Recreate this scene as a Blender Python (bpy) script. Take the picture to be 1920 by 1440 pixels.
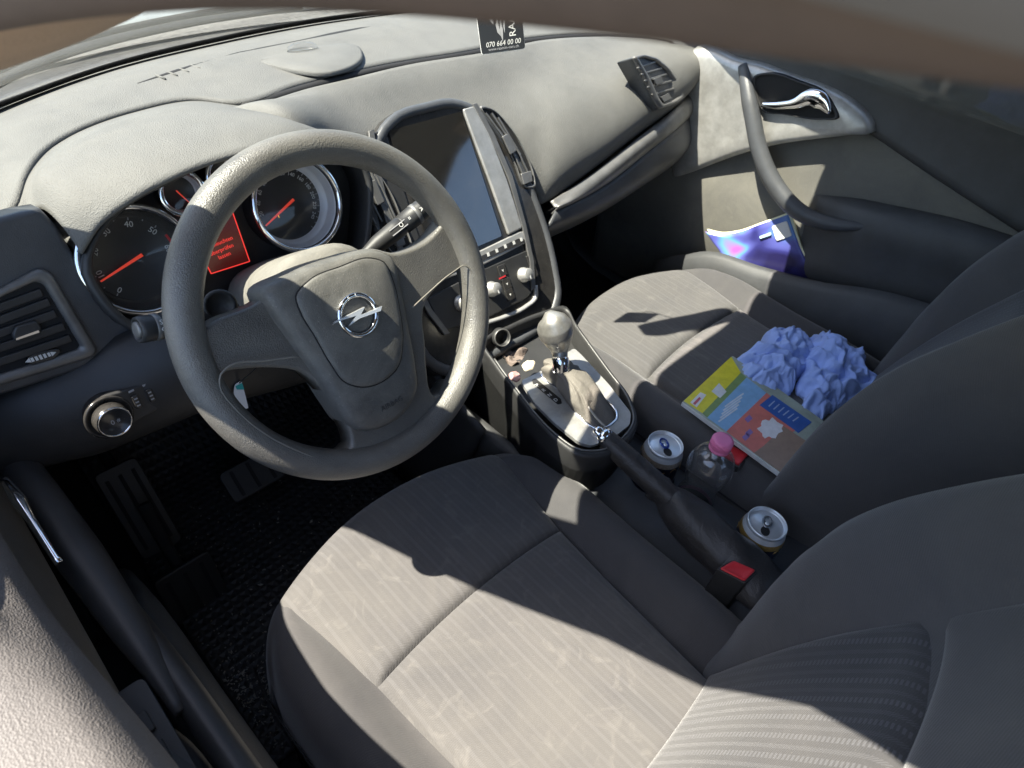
import bpy, bmesh, math, random
import numpy as np
from mathutils import Vector, Matrix, noise
for o in list(bpy.data.objects): bpy.data.objects.remove(o)
random.seed(7)
SC = bpy.context.scene; COL = SC.collection
R = math.radians
# ---------------------------------------------------------------- camera, sky, sun, exposure
CAM = np.array([-0.305338, -0.486713, 1.357311])
CM = np.array([[0.70137057, -0.7054196, 0.1022864], [-0.43642141, -0.53843965, -0.7208461], [0.56357402, 0.46094027, -0.68550594]])
FPX = 1197.92
cd = bpy.data.cameras.new('camera'); co = bpy.data.objects.new('camera', cd); COL.objects.link(co)
m = Matrix.Identity(4)
for i in range(3):
    m[i][0] = CM[0][i]; m[i][1] = -CM[1][i]; m[i][2] = -CM[2][i]; m[i][3] = CAM[i]
co.matrix_world = m
cd.sensor_width = 36.0; cd.lens = FPX / 1920 * 36.0; cd.clip_start = 0.005; cd.clip_end = 5000
cd.dof.use_dof = True; cd.dof.focus_distance = 0.80; cd.dof.aperture_fstop = 9.0
SC.camera = co
SUN = np.array([0.53, -0.325, -1.0]); SUN = SUN / np.linalg.norm(SUN)
sd = bpy.data.lights.new('sun', 'SUN'); so = bpy.data.objects.new('sun', sd); COL.objects.link(so)
sd.energy = 5.0; sd.angle = R(0.53); sd.color = (1.0, 0.93, 0.80)
so.rotation_euler = Vector(SUN).to_track_quat('-Z', 'Y').to_euler()
w = bpy.data.worlds.new('World'); SC.world = w; w.use_nodes = True
nt = w.node_tree; bg = nt.nodes['Background']; sk = nt.nodes.new('ShaderNodeTexSky'); sk.sky_type = 'NISHITA'
sk.sun_disc = False; sk.sun_elevation = math.asin(-SUN[2]); sk.sun_rotation = math.atan2(-SUN[0], -SUN[1])
sk.air_density = 1.0; sk.dust_density = 1.0
nt.links.new(sk.outputs[0], bg.inputs[0]); bg.inputs[1].default_value = 0.10
vs = SC.view_settings; vs.view_transform = 'Standard'; vs.look = 'None'; vs.gamma = 1; vs.use_curve_mapping = False; vs.exposure = 2.0

# ---------------------------------------------------------------- measuring helpers
A3 = lambda *a: np.array(a, float)
def ray(px, py): return CM.T @ A3((px - 960) / FPX, (py - 720) / FPX, 1.0)
def P(px, py, x=None, y=None, z=None, d=None):
    """point of the photograph on the plane x, y or z = const (or at a depth)"""
    r = ray(px, py)
    t = (x - CAM[0]) / r[0] if x is not None else (y - CAM[1]) / r[1] if y is not None else (z - CAM[2]) / r[2] if z is not None else d
    return CAM + t * r
class Frame:
    def __init__(s, O, N, U=(1, 0, 0)):
        s.O = A3(*O); s.N = A3(*N); s.N /= np.linalg.norm(s.N); U = A3(*U); U = U - s.N * (U @ s.N); s.U = U / np.linalg.norm(U); s.V = np.cross(s.N, s.U)
    def w(s, u, v, n=0.0): return s.O + s.U * u + s.V * v + s.N * n
    def px(s, a, b, n=0.0):
        r = ray(a, b); O = s.O + s.N * n; p = CAM + r * (((O - CAM) @ s.N) / (r @ s.N)) - s.O
        return (p @ s.U, p @ s.V)
    def poly(s, pts, n=0.0): return [s.px(a, b, n) for a, b in pts]
def cr(pts, n, closed=False):
    p = np.array([np.asarray(q, float) for q in pts])
    if closed: p = np.vstack([p[-1], p, p[0], p[1]])
    else: p = np.vstack([2 * p[0] - p[1], p, 2 * p[-1] - p[-2]])
    k = len(p) - 3
    L = np.r_[0, np.cumsum(np.maximum(1e-7, np.linalg.norm(p[2:-1] - p[1:-2], axis=1)))]
    ts = np.linspace(0, L[-1], n + 1)[:-1] if closed else np.linspace(0, L[-1], n)
    out = []
    for t in ts:
        i = min(max(int(np.searchsorted(L, t, 'right') - 1), 0), k - 1); u = (t - L[i]) / (L[i + 1] - L[i])
        a, b, c, d = p[i], p[i + 1], p[i + 2], p[i + 3]
        # non-uniform tangents keep uneven spacing smooth
        h1 = L[i + 1] - L[i]; h0 = np.linalg.norm(b - a) + 1e-9; h2 = np.linalg.norm(d - c) + 1e-9
        m1 = ((c - b) / h1 * h0 + (b - a) / h0 * h1) / (h0 + h1) * h1
        m2 = ((d - c) / h2 * h1 + (c - b) / h1 * h2) / (h1 + h2) * h1
        u2, u3 = u * u, u * u * u
        out.append((2*u3-3*u2+1) * b + (u3-2*u2+u) * m1 + (-2*u3+3*u2) * c + (u3-u2) * m2)
    return np.array(out)
def cri(pts, n):
    """spline resampled evenly by point index, so rows keep their correspondences"""
    p = np.array([np.asarray(q, float) for q in pts]); p = np.vstack([2 * p[0] - p[1], p, 2 * p[-1] - p[-2]]); out = []
    for t in np.linspace(0, len(p) - 3, n):
        i = min(int(t), len(p) - 4); u = t - i; a, b, c, d = p[i:i+4]
        out.append(.5 * (2*b + (c-a)*u + (2*a-5*b+4*c-d)*u*u + (3*b-a-3*c+d)*u**3))
    return np.array(out)
def rpoly(pts, r, seg=4):
    """closed polygon with rounded corners"""
    out = []; n = len(pts); rr = r if hasattr(r, '__len__') else [r] * n
    for i in range(n):
        a, b, c = np.array(pts[i-1], float), np.array(pts[i], float), np.array(pts[(i+1) % n], float)
        d1, d2 = a - b, c - b; l1, l2 = np.linalg.norm(d1), np.linalg.norm(d2); q = min(rr[i], l1 * .45, l2 * .45)
        s, e = b + d1 / l1 * q, b + d2 / l2 * q
        for k in range(seg + 1):
            t = k / seg; out.append((1-t)**2 * s + 2*t*(1-t) * b + t*t * e)
    return out
# ---------------------------------------------------------------- object helpers
def link(name, me, mat, parent=None):
    o = bpy.data.objects.new(name, me); COL.objects.link(o)
    if mat is not None: me.materials.clear(); me.materials.append(mat)
    if parent is not None:
        o.parent = parent
        if parent.type == 'EMPTY': o.matrix_parent_inverse = Matrix.Translation(-parent.location)
    return o
def mesh(name, vs, fs, mat, parent=None, smooth=True, solid=0.0, uv=None):
    me = bpy.data.meshes.new(name); me.from_pydata([tuple(map(float, v)) for v in vs], [], fs); me.update()
    bm = bmesh.new(); bm.from_mesh(me); bmesh.ops.recalc_face_normals(bm, faces=bm.faces); bm.to_mesh(me); bm.free()
    if smooth:
        for p in me.polygons: p.use_smooth = True
    o = link(name, me, mat, parent)
    if solid:
        s = o.modifiers.new('solid', 'SOLIDIFY'); s.thickness = solid; s.offset = 0
    return o
def thing(name, label, cat, loc=(0, 0, 0), group=None):
    o = bpy.data.objects.new(name, None); COL.objects.link(o); o.location = tuple(loc); o.empty_display_size = .05
    return tag(o, label, cat, group)
def tag(o, label, cat, group=None):
    o['label'] = label; o['category'] = cat
    if group: o['group'] = group
    return o
def loft(name, rows, nu, nv, mat, parent=None, cu=False, cv=False, solid=0.0, fn=None, nocr=False, ui=False):
    g = [cri(r, nu) if ui else cr(r, nu, cu) for r in rows]
    cols = [cr([row[i] for row in g], nv, cv) for i in range(nu)] if not nocr else [[row[i] for row in g] for i in range(nu)]
    nv = len(cols[0]); vs = [cols[i][j] for i in range(nu) for j in range(nv)]
    if fn: vs = [fn(v, i // nv / max(1, nu-1), i % nv / max(1, nv-1)) for i, v in enumerate(vs)]
    fs = [(i*nv+j, ((i+1) % nu)*nv+j, ((i+1) % nu)*nv+(j+1) % nv, i*nv+(j+1) % nv) for i in range(nu if cu else nu-1) for j in range(nv if cv else nv-1)]
    return mesh(name, vs, fs, mat, parent, True, solid)
def tube(name, path, rad, mat, parent=None, seg=12, closed=False, n=None, up=None, ends=True):
    """swept tube; rad is a number, (a, b) or a list of (a, b) along the path; a lies along the 'up' direction"""
    k = len(path); n = n or max(2, k * 5); p = cr(path, n, closed) if k > 2 else np.linspace(np.array(path[0], float), np.array(path[1], float), n)
    if not hasattr(rad, '__len__'): rad = (rad, rad)
    if not hasattr(rad[0], '__len__'): rad = [rad] * 2
    rr = np.array([[np.interp(i / max(1, n-1), np.linspace(0, 1, len(rad)), [q[c] for q in rad]) for c in (0, 1)] for i in range(n)])
    T = (np.roll(p, -1, 0) - np.roll(p, 1, 0)) if closed else np.gradient(p, axis=0)
    T /= np.linalg.norm(T, axis=1)[:, None]
    vs, fs = [], []; u0 = A3(*(up if up is not None else (0, 0, 1)))
    if up is None and abs(T[0] @ u0) > .9: u0 = A3(0, 1, 0)
    for i in range(n):
        a = u0 - T[i] * (u0 @ T[i]); a /= np.linalg.norm(a); b = np.cross(T[i], a)
        if up is None: u0 = a
        for s in range(seg):
            q = 2 * math.pi * s / seg; vs.append(p[i] + a * math.cos(q) * rr[i][0] + b * math.sin(q) * rr[i][1])
    for i in range(n if closed else n - 1):
        for s in range(seg): fs.append((i*seg+s, i*seg+(s+1) % seg, ((i+1) % n)*seg+(s+1) % seg, ((i+1) % n)*seg+s))
    if not closed and ends: fs += [tuple(range(seg)), tuple(range((n-1)*seg, n*seg))]
    return mesh(name, vs, fs, mat, parent)
def lathe(name, prof, fr, mat, parent=None, seg=32, uv=(0, 0), el=(1, 1), caps=True):
    """profile of (radius, n) turned round the frame's normal"""
    vs, fs = [], []; k = len(prof)
    for s in range(seg):
        q = 2 * math.pi * s / seg
        for r_, n_ in prof: vs.append(fr.w(uv[0] + r_ * math.cos(q) * el[0], uv[1] + r_ * math.sin(q) * el[1], n_))
    for s in range(seg):
        for j in range(k - 1): fs.append((s*k+j, ((s+1) % seg)*k+j, ((s+1) % seg)*k+j+1, s*k+j+1))
    if caps and prof[-1][0] > 1e-5: fs.append(tuple(s*k+k-1 for s in range(seg)))
    if caps and prof[0][0] > 1e-5: fs.append(tuple(s*k for s in range(seg)))
    return mesh(name, vs, fs, mat, parent)
def extr(name, poly, fr, n0, n1, mat, parent=None, bev=0.0, seg=2, smooth=False):
    bm = bmesh.new(); k = len(poly)
    lo = [bm.verts.new(fr.w(u, v, n0)) for u, v in poly]; hi = [bm.verts.new(fr.w(u, v, n1)) for u, v in poly]
    bm.faces.new(lo[::-1]); top = bm.faces.new(hi)
    for i in range(k): bm.faces.new((lo[i], lo[(i+1) % k], hi[(i+1) % k], hi[i]))
    bmesh.ops.recalc_face_normals(bm, faces=bm.faces)
    if bev: bmesh.ops.bevel(bm, geom=list(top.edges), offset=bev, segments=seg, affect='EDGES', profile=.5, clamp_overlap=True)
    me = bpy.data.meshes.new(name); bm.to_mesh(me); bm.free()
    if smooth or bev:
        for p in me.polygons: p.use_smooth = True
        o = link(name, me, mat, parent); md = o.modifiers.new('wn', 'WEIGHTED_NORMAL'); md.keep_sharp = False
        return o
    return link(name, me, mat, parent)
def dome(name, poly, fr, prof, mat, parent=None, fn=None, smooth=True):
    """outline shrunk ring by ring: prof = [(scale, n)...]"""
    c = np.mean(np.array(poly), axis=0); k = len(poly); vs, fs = [], []
    for s, n in prof:
        for q in poly:
            u = c + (np.array(q) - c) * s; v = fr.w(u[0], u[1], n); vs.append(fn(v, s) if fn else v)
    for j in range(len(prof) - 1):
        for i in range(k): fs.append((j*k+i, j*k+(i+1) % k, (j+1)*k+(i+1) % k, (j+1)*k+i))
    fs.append(tuple(range((len(prof)-1)*k, len(prof)*k)))
    return mesh(name, vs, fs, mat, parent, smooth)
def band(name, outer, inner, fr, n0, n1, mat, parent=None, bev=0.0, k=48, round_=True):
    """flat raised frame between two closed outlines"""
    o_, i_ = (cr(outer, k, True), cr(inner, k, True)) if round_ else (np.array(outer), np.array(inner)); k = len(o_)
    m1 = o_ + (i_ - o_) * .25; m2 = o_ + (i_ - o_) * .75
    rings = [(o_, n0), (o_, n1 - bev), (m1, n1), (m2, n1), (i_, n1 - bev), (i_, n0)]
    vs = [fr.w(q[0], q[1], n) for r_, n in rings for q in r_]; L = len(rings)
    fs = [(j*k+i, j*k+(i+1) % k, ((j+1) % L)*k+(i+1) % k, ((j+1) % L)*k+i) for j in range(L) for i in range(k)]
    return mesh(name, vs, fs, mat, parent)
def box(name, fr, u0, u1, v0, v1, n0, n1, mat, parent=None, bev=0.0):
    return extr(name, [(u0, v0), (u1, v0), (u1, v1), (u0, v1)], fr, n0, n1, mat, parent, bev)
def text(s, size, fr, u, v, n, mat, parent, rot=0.0, name='lettering', ext=.0002, shear=0.0, ax=1.0):
    cu = bpy.data.curves.new('t', 'FONT'); cu.body = s; cu.size = size; cu.align_x = 'CENTER'; cu.align_y = 'CENTER'; cu.extrude = ext; cu.shear = shear; cu.resolution_u = 2
    t = bpy.data.objects.new('t', cu); me = bpy.data.meshes.new_from_object(t); bpy.data.objects.remove(t)
    c, q = math.cos(rot), math.sin(rot)
    for vt in me.vertices:
        a, b = vt.co.x * ax, vt.co.y; vt.co = Vector(fr.w(u + a*c - b*q, v + a*q + b*c, n + vt.co.z))
    return link(name, me, mat, parent)
# ---------------------------------------------------------------- materials
def nd(t, k, **kw):
    n = t.nodes.new(k)
    for a, b in kw.items():
        if a.startswith('i_'): n.inputs[a[2:].replace('_', ' ')].default_value = b
        else: setattr(n, a, b)
    return n
def ramp(t, f, stops):
    r = t.nodes.new('ShaderNodeValToRGB'); e = r.color_ramp.elements
    while len(e) < len(stops): e.new(.5)
    for k, (p, c) in zip(e, stops): k.position = p; k.color = (*c, 1) if len(c) == 3 else c
    t.links.new(f, r.inputs[0]); return r.outputs[0]
def g3(v): return (v, v, v)
def mixc(t, f, a, b, mode='MIX'):
    m_ = t.nodes.new('ShaderNodeMix'); m_.data_type = 'RGBA'; m_.blend_type = mode
    for sock, val in ((0, f), (6, a), (7, b)):
        if hasattr(val, 'is_output') or isinstance(val, bpy.types.NodeSocket): t.links.new(val, m_.inputs[sock])
        else: m_.inputs[sock].default_value = val if sock == 0 else (*val, 1)
    return m_.outputs[2]
def mat(name, col, rough=.5, metal=0.0, dust=0.0, dustc=(.20, .19, .17), grain=0.0, gs=900, spec=.5, sheen=0.0, dscale=9, mott=.25, emit=None, es=1.0, coat=0.0, wrink=0.0):
    m_ = bpy.data.materials.new(name); m_.use_nodes = True; t = m_.node_tree; b = t.nodes['Principled BSDF']
    tc = nd(t, 'ShaderNodeTexCoord'); ob = tc.outputs['Object']
    b.inputs['Roughness'].default_value = rough; b.inputs['Metallic'].default_value = metal; b.inputs['Specular IOR Level'].default_value = spec
    n1 = nd(t, 'ShaderNodeTexNoise', i_Scale=dscale * 2.2, i_Detail=6.0, i_Roughness=.65); t.links.new(ob, n1.inputs['Vector'])
    lo = tuple(c * (1 - mott) for c in col); hi = tuple(min(1, c * (1 + mott)) for c in col)
    c = ramp(t, n1.outputs[0], [(.3, lo), (.7, hi)])
    if dust:
        n2 = nd(t, 'ShaderNodeTexNoise', i_Scale=dscale, i_Detail=9.0, i_Roughness=.72, i_Distortion=.6); t.links.new(ob, n2.inputs['Vector'])
        f = ramp(t, n2.outputs[0], [(.30, g3(dust * (.68 if 'dusty_grey' in name else .35))), (.62, g3(dust))])
        n3 = nd(t, 'ShaderNodeTexNoise', i_Scale=650.0, i_Detail=2.0); t.links.new(ob, n3.inputs['Vector'])
        sp = ramp(t, n3.outputs[0], [(.66, g3(0)), (.76, g3(min(1, dust * 1.2)))])
        ad = nd(t, 'ShaderNodeMath', operation='ADD', use_clamp=True); t.links.new(f, ad.inputs[0]); t.links.new(sp, ad.inputs[1])
        c = mixc(t, ad.outputs[0], c, dustc)
        rr = nd(t, 'ShaderNodeMapRange'); rr.inputs[3].default_value = rough; rr.inputs[4].default_value = min(1, rough + .35); t.links.new(ad.outputs[0], rr.inputs[0]); t.links.new(rr.outputs[0], b.inputs['Roughness'])
    t.links.new(c, b.inputs['Base Color'])
    prev = None
    if wrink:
        nw = nd(t, 'ShaderNodeTexNoise', i_Scale=26.0, i_Detail=5.0, i_Roughness=.55, i_Distortion=1.2); t.links.new(ob, nw.inputs['Vector'])
        bw = nd(t, 'ShaderNodeBump', i_Strength=wrink, i_Distance=.004); t.links.new(nw.outputs[0], bw.inputs['Height']); t.links.new(bw.outputs[0], b.inputs['Normal']); prev = bw
    if grain:
        v = nd(t, 'ShaderNodeTexVoronoi', i_Scale=float(gs)); t.links.new(ob, v.inputs['Vector'])
        n4 = nd(t, 'ShaderNodeTexNoise', i_Scale=gs * .6, i_Detail=3.0); t.links.new(ob, n4.inputs['Vector'])
        mm = nd(t, 'ShaderNodeMath', operation='ADD'); t.links.new(v.outputs[0], mm.inputs[0]); t.links.new(n4.outputs[0], mm.inputs[1])
        bp = nd(t, 'ShaderNodeBump', i_Strength=grain, i_Distance=.6 / gs); t.links.new(mm.outputs[0], bp.inputs['Height']); t.links.new(bp.outputs[0], b.inputs['Normal'])
        if prev: t.links.new(prev.outputs[0], bp.inputs['Normal'])
    if sheen: b.inputs['Sheen Weight'].default_value = sheen; b.inputs['Sheen Roughness'].default_value = .4
    if name == 'screen_glass': b.inputs['IOR'].default_value = 2.2
    if coat: b.inputs['Coat Weight'].default_value = coat; b.inputs['Coat Roughness'].default_value = .06
    if emit: b.inputs['Emission Color'].default_value = (*emit, 1); b.inputs['Emission Strength'].default_value = es
    return m_
def fabric(name, col, sx=0.0, weave=1300, dust=.5, dustc=(.24, .225, .20), stripe=.35, ladder=False, sheen=.25, rot=0.0):
    """woven seat cloth: fine rib, optional stripes across x, pale worn dust"""
    m_ = bpy.data.materials.new(name); m_.use_nodes = True; t = m_.node_tree; b = t.nodes['Principled BSDF']; L = t.links.new
    b.inputs['Roughness'].default_value = .92; b.inputs['Specular IOR Level'].default_value = .25
    b.inputs['Sheen Weight'].default_value = sheen; b.inputs['Sheen Roughness'].default_value = .45
    tc = nd(t, 'ShaderNodeTexCoord'); ob = tc.outputs['Object']; sp = nd(t, 'ShaderNodeSeparateXYZ'); L(ob, sp.inputs[0])
    def math_(op, a, b_=None, c_=None):
        q = nd(t, 'ShaderNodeMath', operation=op)
        for i, v in enumerate((a, b_, c_)):
            if v is None: continue
            if isinstance(v, (int, float)): q.inputs[i].default_value = v
            else: L(v, q.inputs[i])
        return q.outputs[0]
    yz = math_('SUBTRACT', sp.outputs[1], math_('MULTIPLY', sp.outputs[2], .6))
    rib = math_('SINE', math_('MULTIPLY', math_('ADD', yz, math_('MULTIPLY', sp.outputs[0], .35 + rot)), float(weave)))
    n1 = nd(t, 'ShaderNodeTexNoise', i_Scale=1400.0, i_Detail=2.0); L(ob, n1.inputs['Vector'])
    h = math_('ADD', math_('MULTIPLY', rib, .35), n1.outputs[0])
    c = mixc(t, n1.outputs[0], tuple(q * .65 for q in col), tuple(q * 1.4 for q in col))
    if sx:
        n5 = nd(t, 'ShaderNodeTexNoise', noise_dimensions='1D', i_Scale=sx * .35, i_Detail=1.0); L(sp.outputs[0], n5.inputs['W'])
        ph = math_('FRACT', math_('MULTIPLY', sp.outputs[0], sx))
        ln = math_('LESS_THAN', math_('ABSOLUTE', math_('SUBTRACT', ph, .5)), .13)
        tick = math_('GREATER_THAN', math_('SINE', math_('MULTIPLY', yz, 1250.0)), -.1) if ladder else None
        ph2 = math_('FRACT', math_('ADD', math_('MULTIPLY', sp.outputs[0], sx), .52))
        ln2 = math_('LESS_THAN', math_('ABSOLUTE', math_('SUBTRACT', ph2, .5)), .10)
        dg = math_('GREATER_THAN', math_('SINE', math_('ADD', math_('MULTIPLY', yz, 1600.0), math_('MULTIPLY', sp.outputs[0], 2600.0))), .1)
        a = math_('MULTIPLY', ln, tick) if ladder else ln
        s_ = math_('MULTIPLY', math_('ADD', a, math_('MULTIPLY', math_('MULTIPLY', ln2, dg), .7)), stripe)
        s_ = math_('MULTIPLY', s_, math_('ADD', n5.outputs[0], .35))
        c = mixc(t, s_, c, tuple(min(1, q * 3.2 + .03) for q in col)); h = math_('ADD', h, math_('MULTIPLY', s_, 1.5))
    if dust:
        n2 = nd(t, 'ShaderNodeTexNoise', i_Scale=7.0, i_Detail=10.0, i_Roughness=.7, i_Distortion=.8); L(ob, n2.inputs['Vector'])
        f = ramp(t, n2.outputs[0], [(.32, g3(dust * .5)), (.65, g3(dust))]); n3 = nd(t, 'ShaderNodeTexNoise', i_Scale=420.0, i_Detail=3.0); L(ob, n3.inputs['Vector'])
        sp3 = ramp(t, n3.outputs[0], [(.70, g3(0)), (.78, g3(.45))])
        n6 = nd(t, 'ShaderNodeTexNoise', i_Scale=24.0, i_Detail=5.0, i_Roughness=.6, i_Distortion=1.6); L(ob, n6.inputs['Vector'])
        sm6 = ramp(t, n6.outputs[0], [(.56, g3(0)), (.70, g3(dust * .35 if sx and not ladder else dust * .10))])
        c = mixc(t, math_('ADD', f, sp3), c, dustc); c = mixc(t, sm6, c, tuple(q * 1.55 for q in dustc))
    L(c, b.inputs['Base Color'])
    bp = nd(t, 'ShaderNodeBump', i_Strength=.35, i_Distance=.0006); L(h, bp.inputs['Height']); L(bp.outputs[0], b.inputs['Normal'])
    return m_
def glass(name, tint=(.86, .92, .90), rough=.02, dirt_haze=.03, ior=1.5):
    m_ = bpy.data.materials.new(name); m_.use_nodes = True; t = m_.node_tree; t.nodes.clear(); L = t.links.new
    out = nd(t, 'ShaderNodeOutputMaterial'); tr = nd(t, 'ShaderNodeBsdfTransparent'); tr.inputs[0].default_value = (*tint, 1)
    gl = nd(t, 'ShaderNodeBsdfGlossy'); gl.inputs['Roughness'].default_value = rough; fr = nd(t, 'ShaderNodeFresnel'); ge = nd(t, 'ShaderNodeNewGeometry'); mr = nd(t, 'ShaderNodeMapRange')
    mr.inputs[3].default_value = ior; mr.inputs[4].default_value = 1 / ior; L(ge.outputs['Backfacing'], mr.inputs[0]); L(mr.outputs[0], fr.inputs[0])
    mx = nd(t, 'ShaderNodeMixShader'); L(fr.outputs[0], mx.inputs[0]); L(tr.outputs[0], mx.inputs[1]); L(gl.outputs[0], mx.inputs[2])
    if dirt_haze:
        df = nd(t, 'ShaderNodeBsdfDiffuse'); df.inputs[0].default_value = (.5, .5, .47, 1); m2 = nd(t, 'ShaderNodeMixShader')
        tc = nd(t, 'ShaderNodeTexCoord'); n_ = nd(t, 'ShaderNodeTexNoise', i_Scale=14.0, i_Detail=8.0, i_Roughness=.7); L(tc.outputs['Object'], n_.inputs['Vector'])
        L(ramp(t, n_.outputs[0], [(.35, g3(dirt_haze * .4)), (.7, g3(dirt_haze))]), m2.inputs[0]); L(mx.outputs[0], m2.inputs[1]); L(df.outputs[0], m2.inputs[2]); mx = m2
    L(mx.outputs[0], out.inputs[0]); return m_
M = {}
M['dash'] = mat('dusty_grey_soft_plastic', (.066, .068, .068), .46, dust=.72, dustc=(.145, .143, .133), grain=.6, gs=800, dscale=15)
M['dashlow'] = mat('dark_soft_plastic', (.052, .056, .064), .33, dust=.3, dustc=(.10, .10, .095), grain=.3, gs=1100)
M['black'] = mat('black_plastic', (.016, .016, .018), .45, dust=.18, dustc=(.10, .10, .09), grain=.15, gs=1300)
M['deep'] = mat('matt_black', (.008, .008, .009), .8)
M['gloss'] = mat('gloss_black', (.012, .012, .014), .16, dust=.22, dustc=(.14, .13, .11), dscale=40)
M['rim'] = mat('grained_wheel_plastic', (.040, .039, .038), .27, dust=.5, dustc=(.22, .21, .185), grain=.5, gs=820, spec=.75)
M['pad'] = mat('wheel_pad_plastic', (.040, .041, .041), .36, dust=.5, dustc=(.24, .23, .205), grain=.3, gs=900, dscale=20)
M['silver'] = mat('silver_paint', (.46, .46, .45), .30, metal=.5, dust=.35, dustc=(.32, .30, .26), dscale=16)
M['grey'] = mat('satin_grey_paint', (.16, .16, .16), .36, metal=.5, dust=.3, dustc=(.22, .21, .19), dscale=18)
M['chrome'] = mat('chrome', (.85, .86, .88), .08, metal=1.0, mott=.03)
M['satin'] = mat('satin_chrome_knob', (.44, .43, .40), .36, metal=.75, dust=.2, dustc=(.4, .37, .32), dscale=35)
M['seat'] = fabric('plain_seat_cloth', (.042, .042, .047), dust=.40, dustc=(.125, .118, .110), weave=2300)
M['insert'] = fabric('striped_seat_cloth', (.055, .055, .060), sx=58, dust=.62, dustc=(.128, .121, .112), stripe=.15, weave=2900)
M['backins'] = fabric('striped_backrest_cloth', (.030, .031, .036), sx=42, dust=.25, dustc=(.15, .14, .125), stripe=.42, ladder=True, weave=2600)
M['leather'] = mat('grained_door_leatherette', (.085, .078, .075), .48, dust=.55, dustc=(.17, .155, .145), grain=.55, gs=700, mott=.15)
M['doordark'] = mat('door_card_plastic', (.038, .040, .044), .5, dust=.25, dustc=(.1, .1, .095), grain=.3, gs=1000)
M['doorcloth'] = fabric('door_cloth', (.075, .075, .075), dust=.55, dustc=(.22, .21, .175), sheen=.15)
M['trimlight'] = mat('beige_pillar_trim', (.42, .31, .22), .7, grain=.2, gs=500, mott=.08)
M['frame'] = mat('dusty_brown_rubber', (.075, .055, .046), .6, dust=.3, dustc=(.14, .11, .09))
M['gaiter'] = mat('dusty_leather_gaiter', (.12, .11, .098), .6, dust=.6, dustc=(.22, .20, .17), grain=.4, gs=700, wrink=.6)
M['boot'] = mat('black_leather_boot', (.022, .021, .022), .42, grain=.3, gs=700, wrink=.7, dust=.12, dustc=(.1, .09, .08))
M['carpet'] = mat('black_carpet', (.020, .020, .021), .95, dust=.12, dustc=(.05, .045, .04), grain=.9, gs=500)
M['red'] = mat('red_plastic', (.62, .035, .045), .4, mott=.05)
M['needle'] = mat('red_needle', (.75, .06, .03), .4, emit=(1, .08, .04), es=.10, mott=0)
M['white'] = mat('white_print', (.62, .62, .60), .5, mott=0)
M['dim'] = mat('grey_print', (.32, .32, .33), .5, mott=0)
M['dial'] = mat('dial_black', (.012, .012, .013), .4, mott=0)
M['cone'] = mat('dial_silver', (.62, .63, .66), .4, metal=.2, mott=.05)
M['lens'] = glass('gauge_lens', (.93, .93, .93), .04, .035, 1.45)
M['screen'] = mat('screen_glass', (.012, .012, .012), .05, dust=.05, dustc=(.16, .145, .11), dscale=60, spec=.5, coat=.6)
M['glass'] = glass('windscreen_glass', (.96, .975, .965), .01, .06)
M['hood'] = mat('grey_car_paint', (.20, .22, .215), .4, metal=.1, coat=.3, dust=.5, dustc=(.24, .25, .235))
# ---------------------------------------------------------------- ground
g = mesh('ground', [(-60, -60, 0), (60, -60, 0), (60, 60, 0), (-60, 60, 0)], [(0, 1, 2, 3)], mat('asphalt', (.14, .135, .125), .9, grain=.5, gs=120, mott=.3), None, False)
g['kind'] = 'structure'
# ---------------------------------------------------------------- car body round the opening
FX = Frame((0, 0, 0), (0, 0, 1))
body = thing('car_cabin_shell', 'brown edged door opening, roof, pillars and windscreen framing the cabin', 'car body', (.36, 0, .2))
flo = loft('car_floor', [[(-.42, y, z), (.2, y, z), (.36, y, z), (1.12, y, z)] for y, z in ((.75, .62), (.62, .42), (.5, .31), (.3, .285), (-.3, .285), (-1.3, .3))], 24, 24, M['carpet'], None, solid=.02)
flo['kind'] = 'structure'
edge = [(-.41, .62, .89), (-.372, .48, .98), (-.338, .33, 1.078), (-.307, .173, 1.148), (-.286, .029, 1.198), (-.258, -.105, 1.247), (-.235, -.214, 1.281), P(563, 24, x=-.207), P(1100, 66, x=-.184), P(1500, 118, x=-.178), P(1920, 174, x=-.176), (-.180, -.62, 1.352), (-.19, -.8, 1.342), (-.22, -1.1, 1.30)]
edge = [A3(*q) for q in edge]
loft('firewall', [[(-.46, .46, .975), (-.27, .525, .972), (-.1, .60, .977), (.36, .69, .985), (.82, .63, .98), (1.0, .56, .972), (1.18, .46, .97)], [(-.44, .62, .7), (-.1, .72, .7), (.36, .76, .7), (.82, .72, .7), (1.16, .62, .7)], [(-.44, .70, .3), (-.1, .74, .3), (.36, .76, .3), (.82, .74, .3), (1.16, .70, .3)]], 20, 12, M['deep'], body, solid=.006)
for xx in (-.43, 1.13): loft('kick_panel', [[(xx, y, z) for y in (.75, .5, .22)] for z in (.27, .5, .75, .97)], 8, 8, M['black'], body, solid=.01)
loft('unseen_rear_side_panel', [[(-.33, y, z) for y in (-.80, -1.1, -1.5)] for z in (.27, .6, .95)], 8, 8, M['black'], body, solid=.02)  # unseen rear cabin sides, added to block light from behind
loft('unseen_rear_side_panel', [[(1.05, y, z) for y in (-.80, -1.1, -1.5)] for z in (.27, .6, .95)], 8, 8, M['black'], body, solid=.02)
loft('unseen_rear_seat_back', [[(x, y, z) for x in (-.33, 0, .36, .72, 1.05)] for y, z in ((-1.22, .30), (-1.20, .50), (-1.38, .60), (-1.46, .80), (-1.55, 1.05), (-1.75, 1.08))], 16, 16, M['seat'], body, solid=.02)  # unseen as well, added so the cabin shade stays dark
for xx in (-.40, 1.12): box('door_step', Frame((xx, -.3, .27), (0, 0, 1)), -.035, .035, -.75, .6, 0, .10, M['black'], body, .01)
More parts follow.
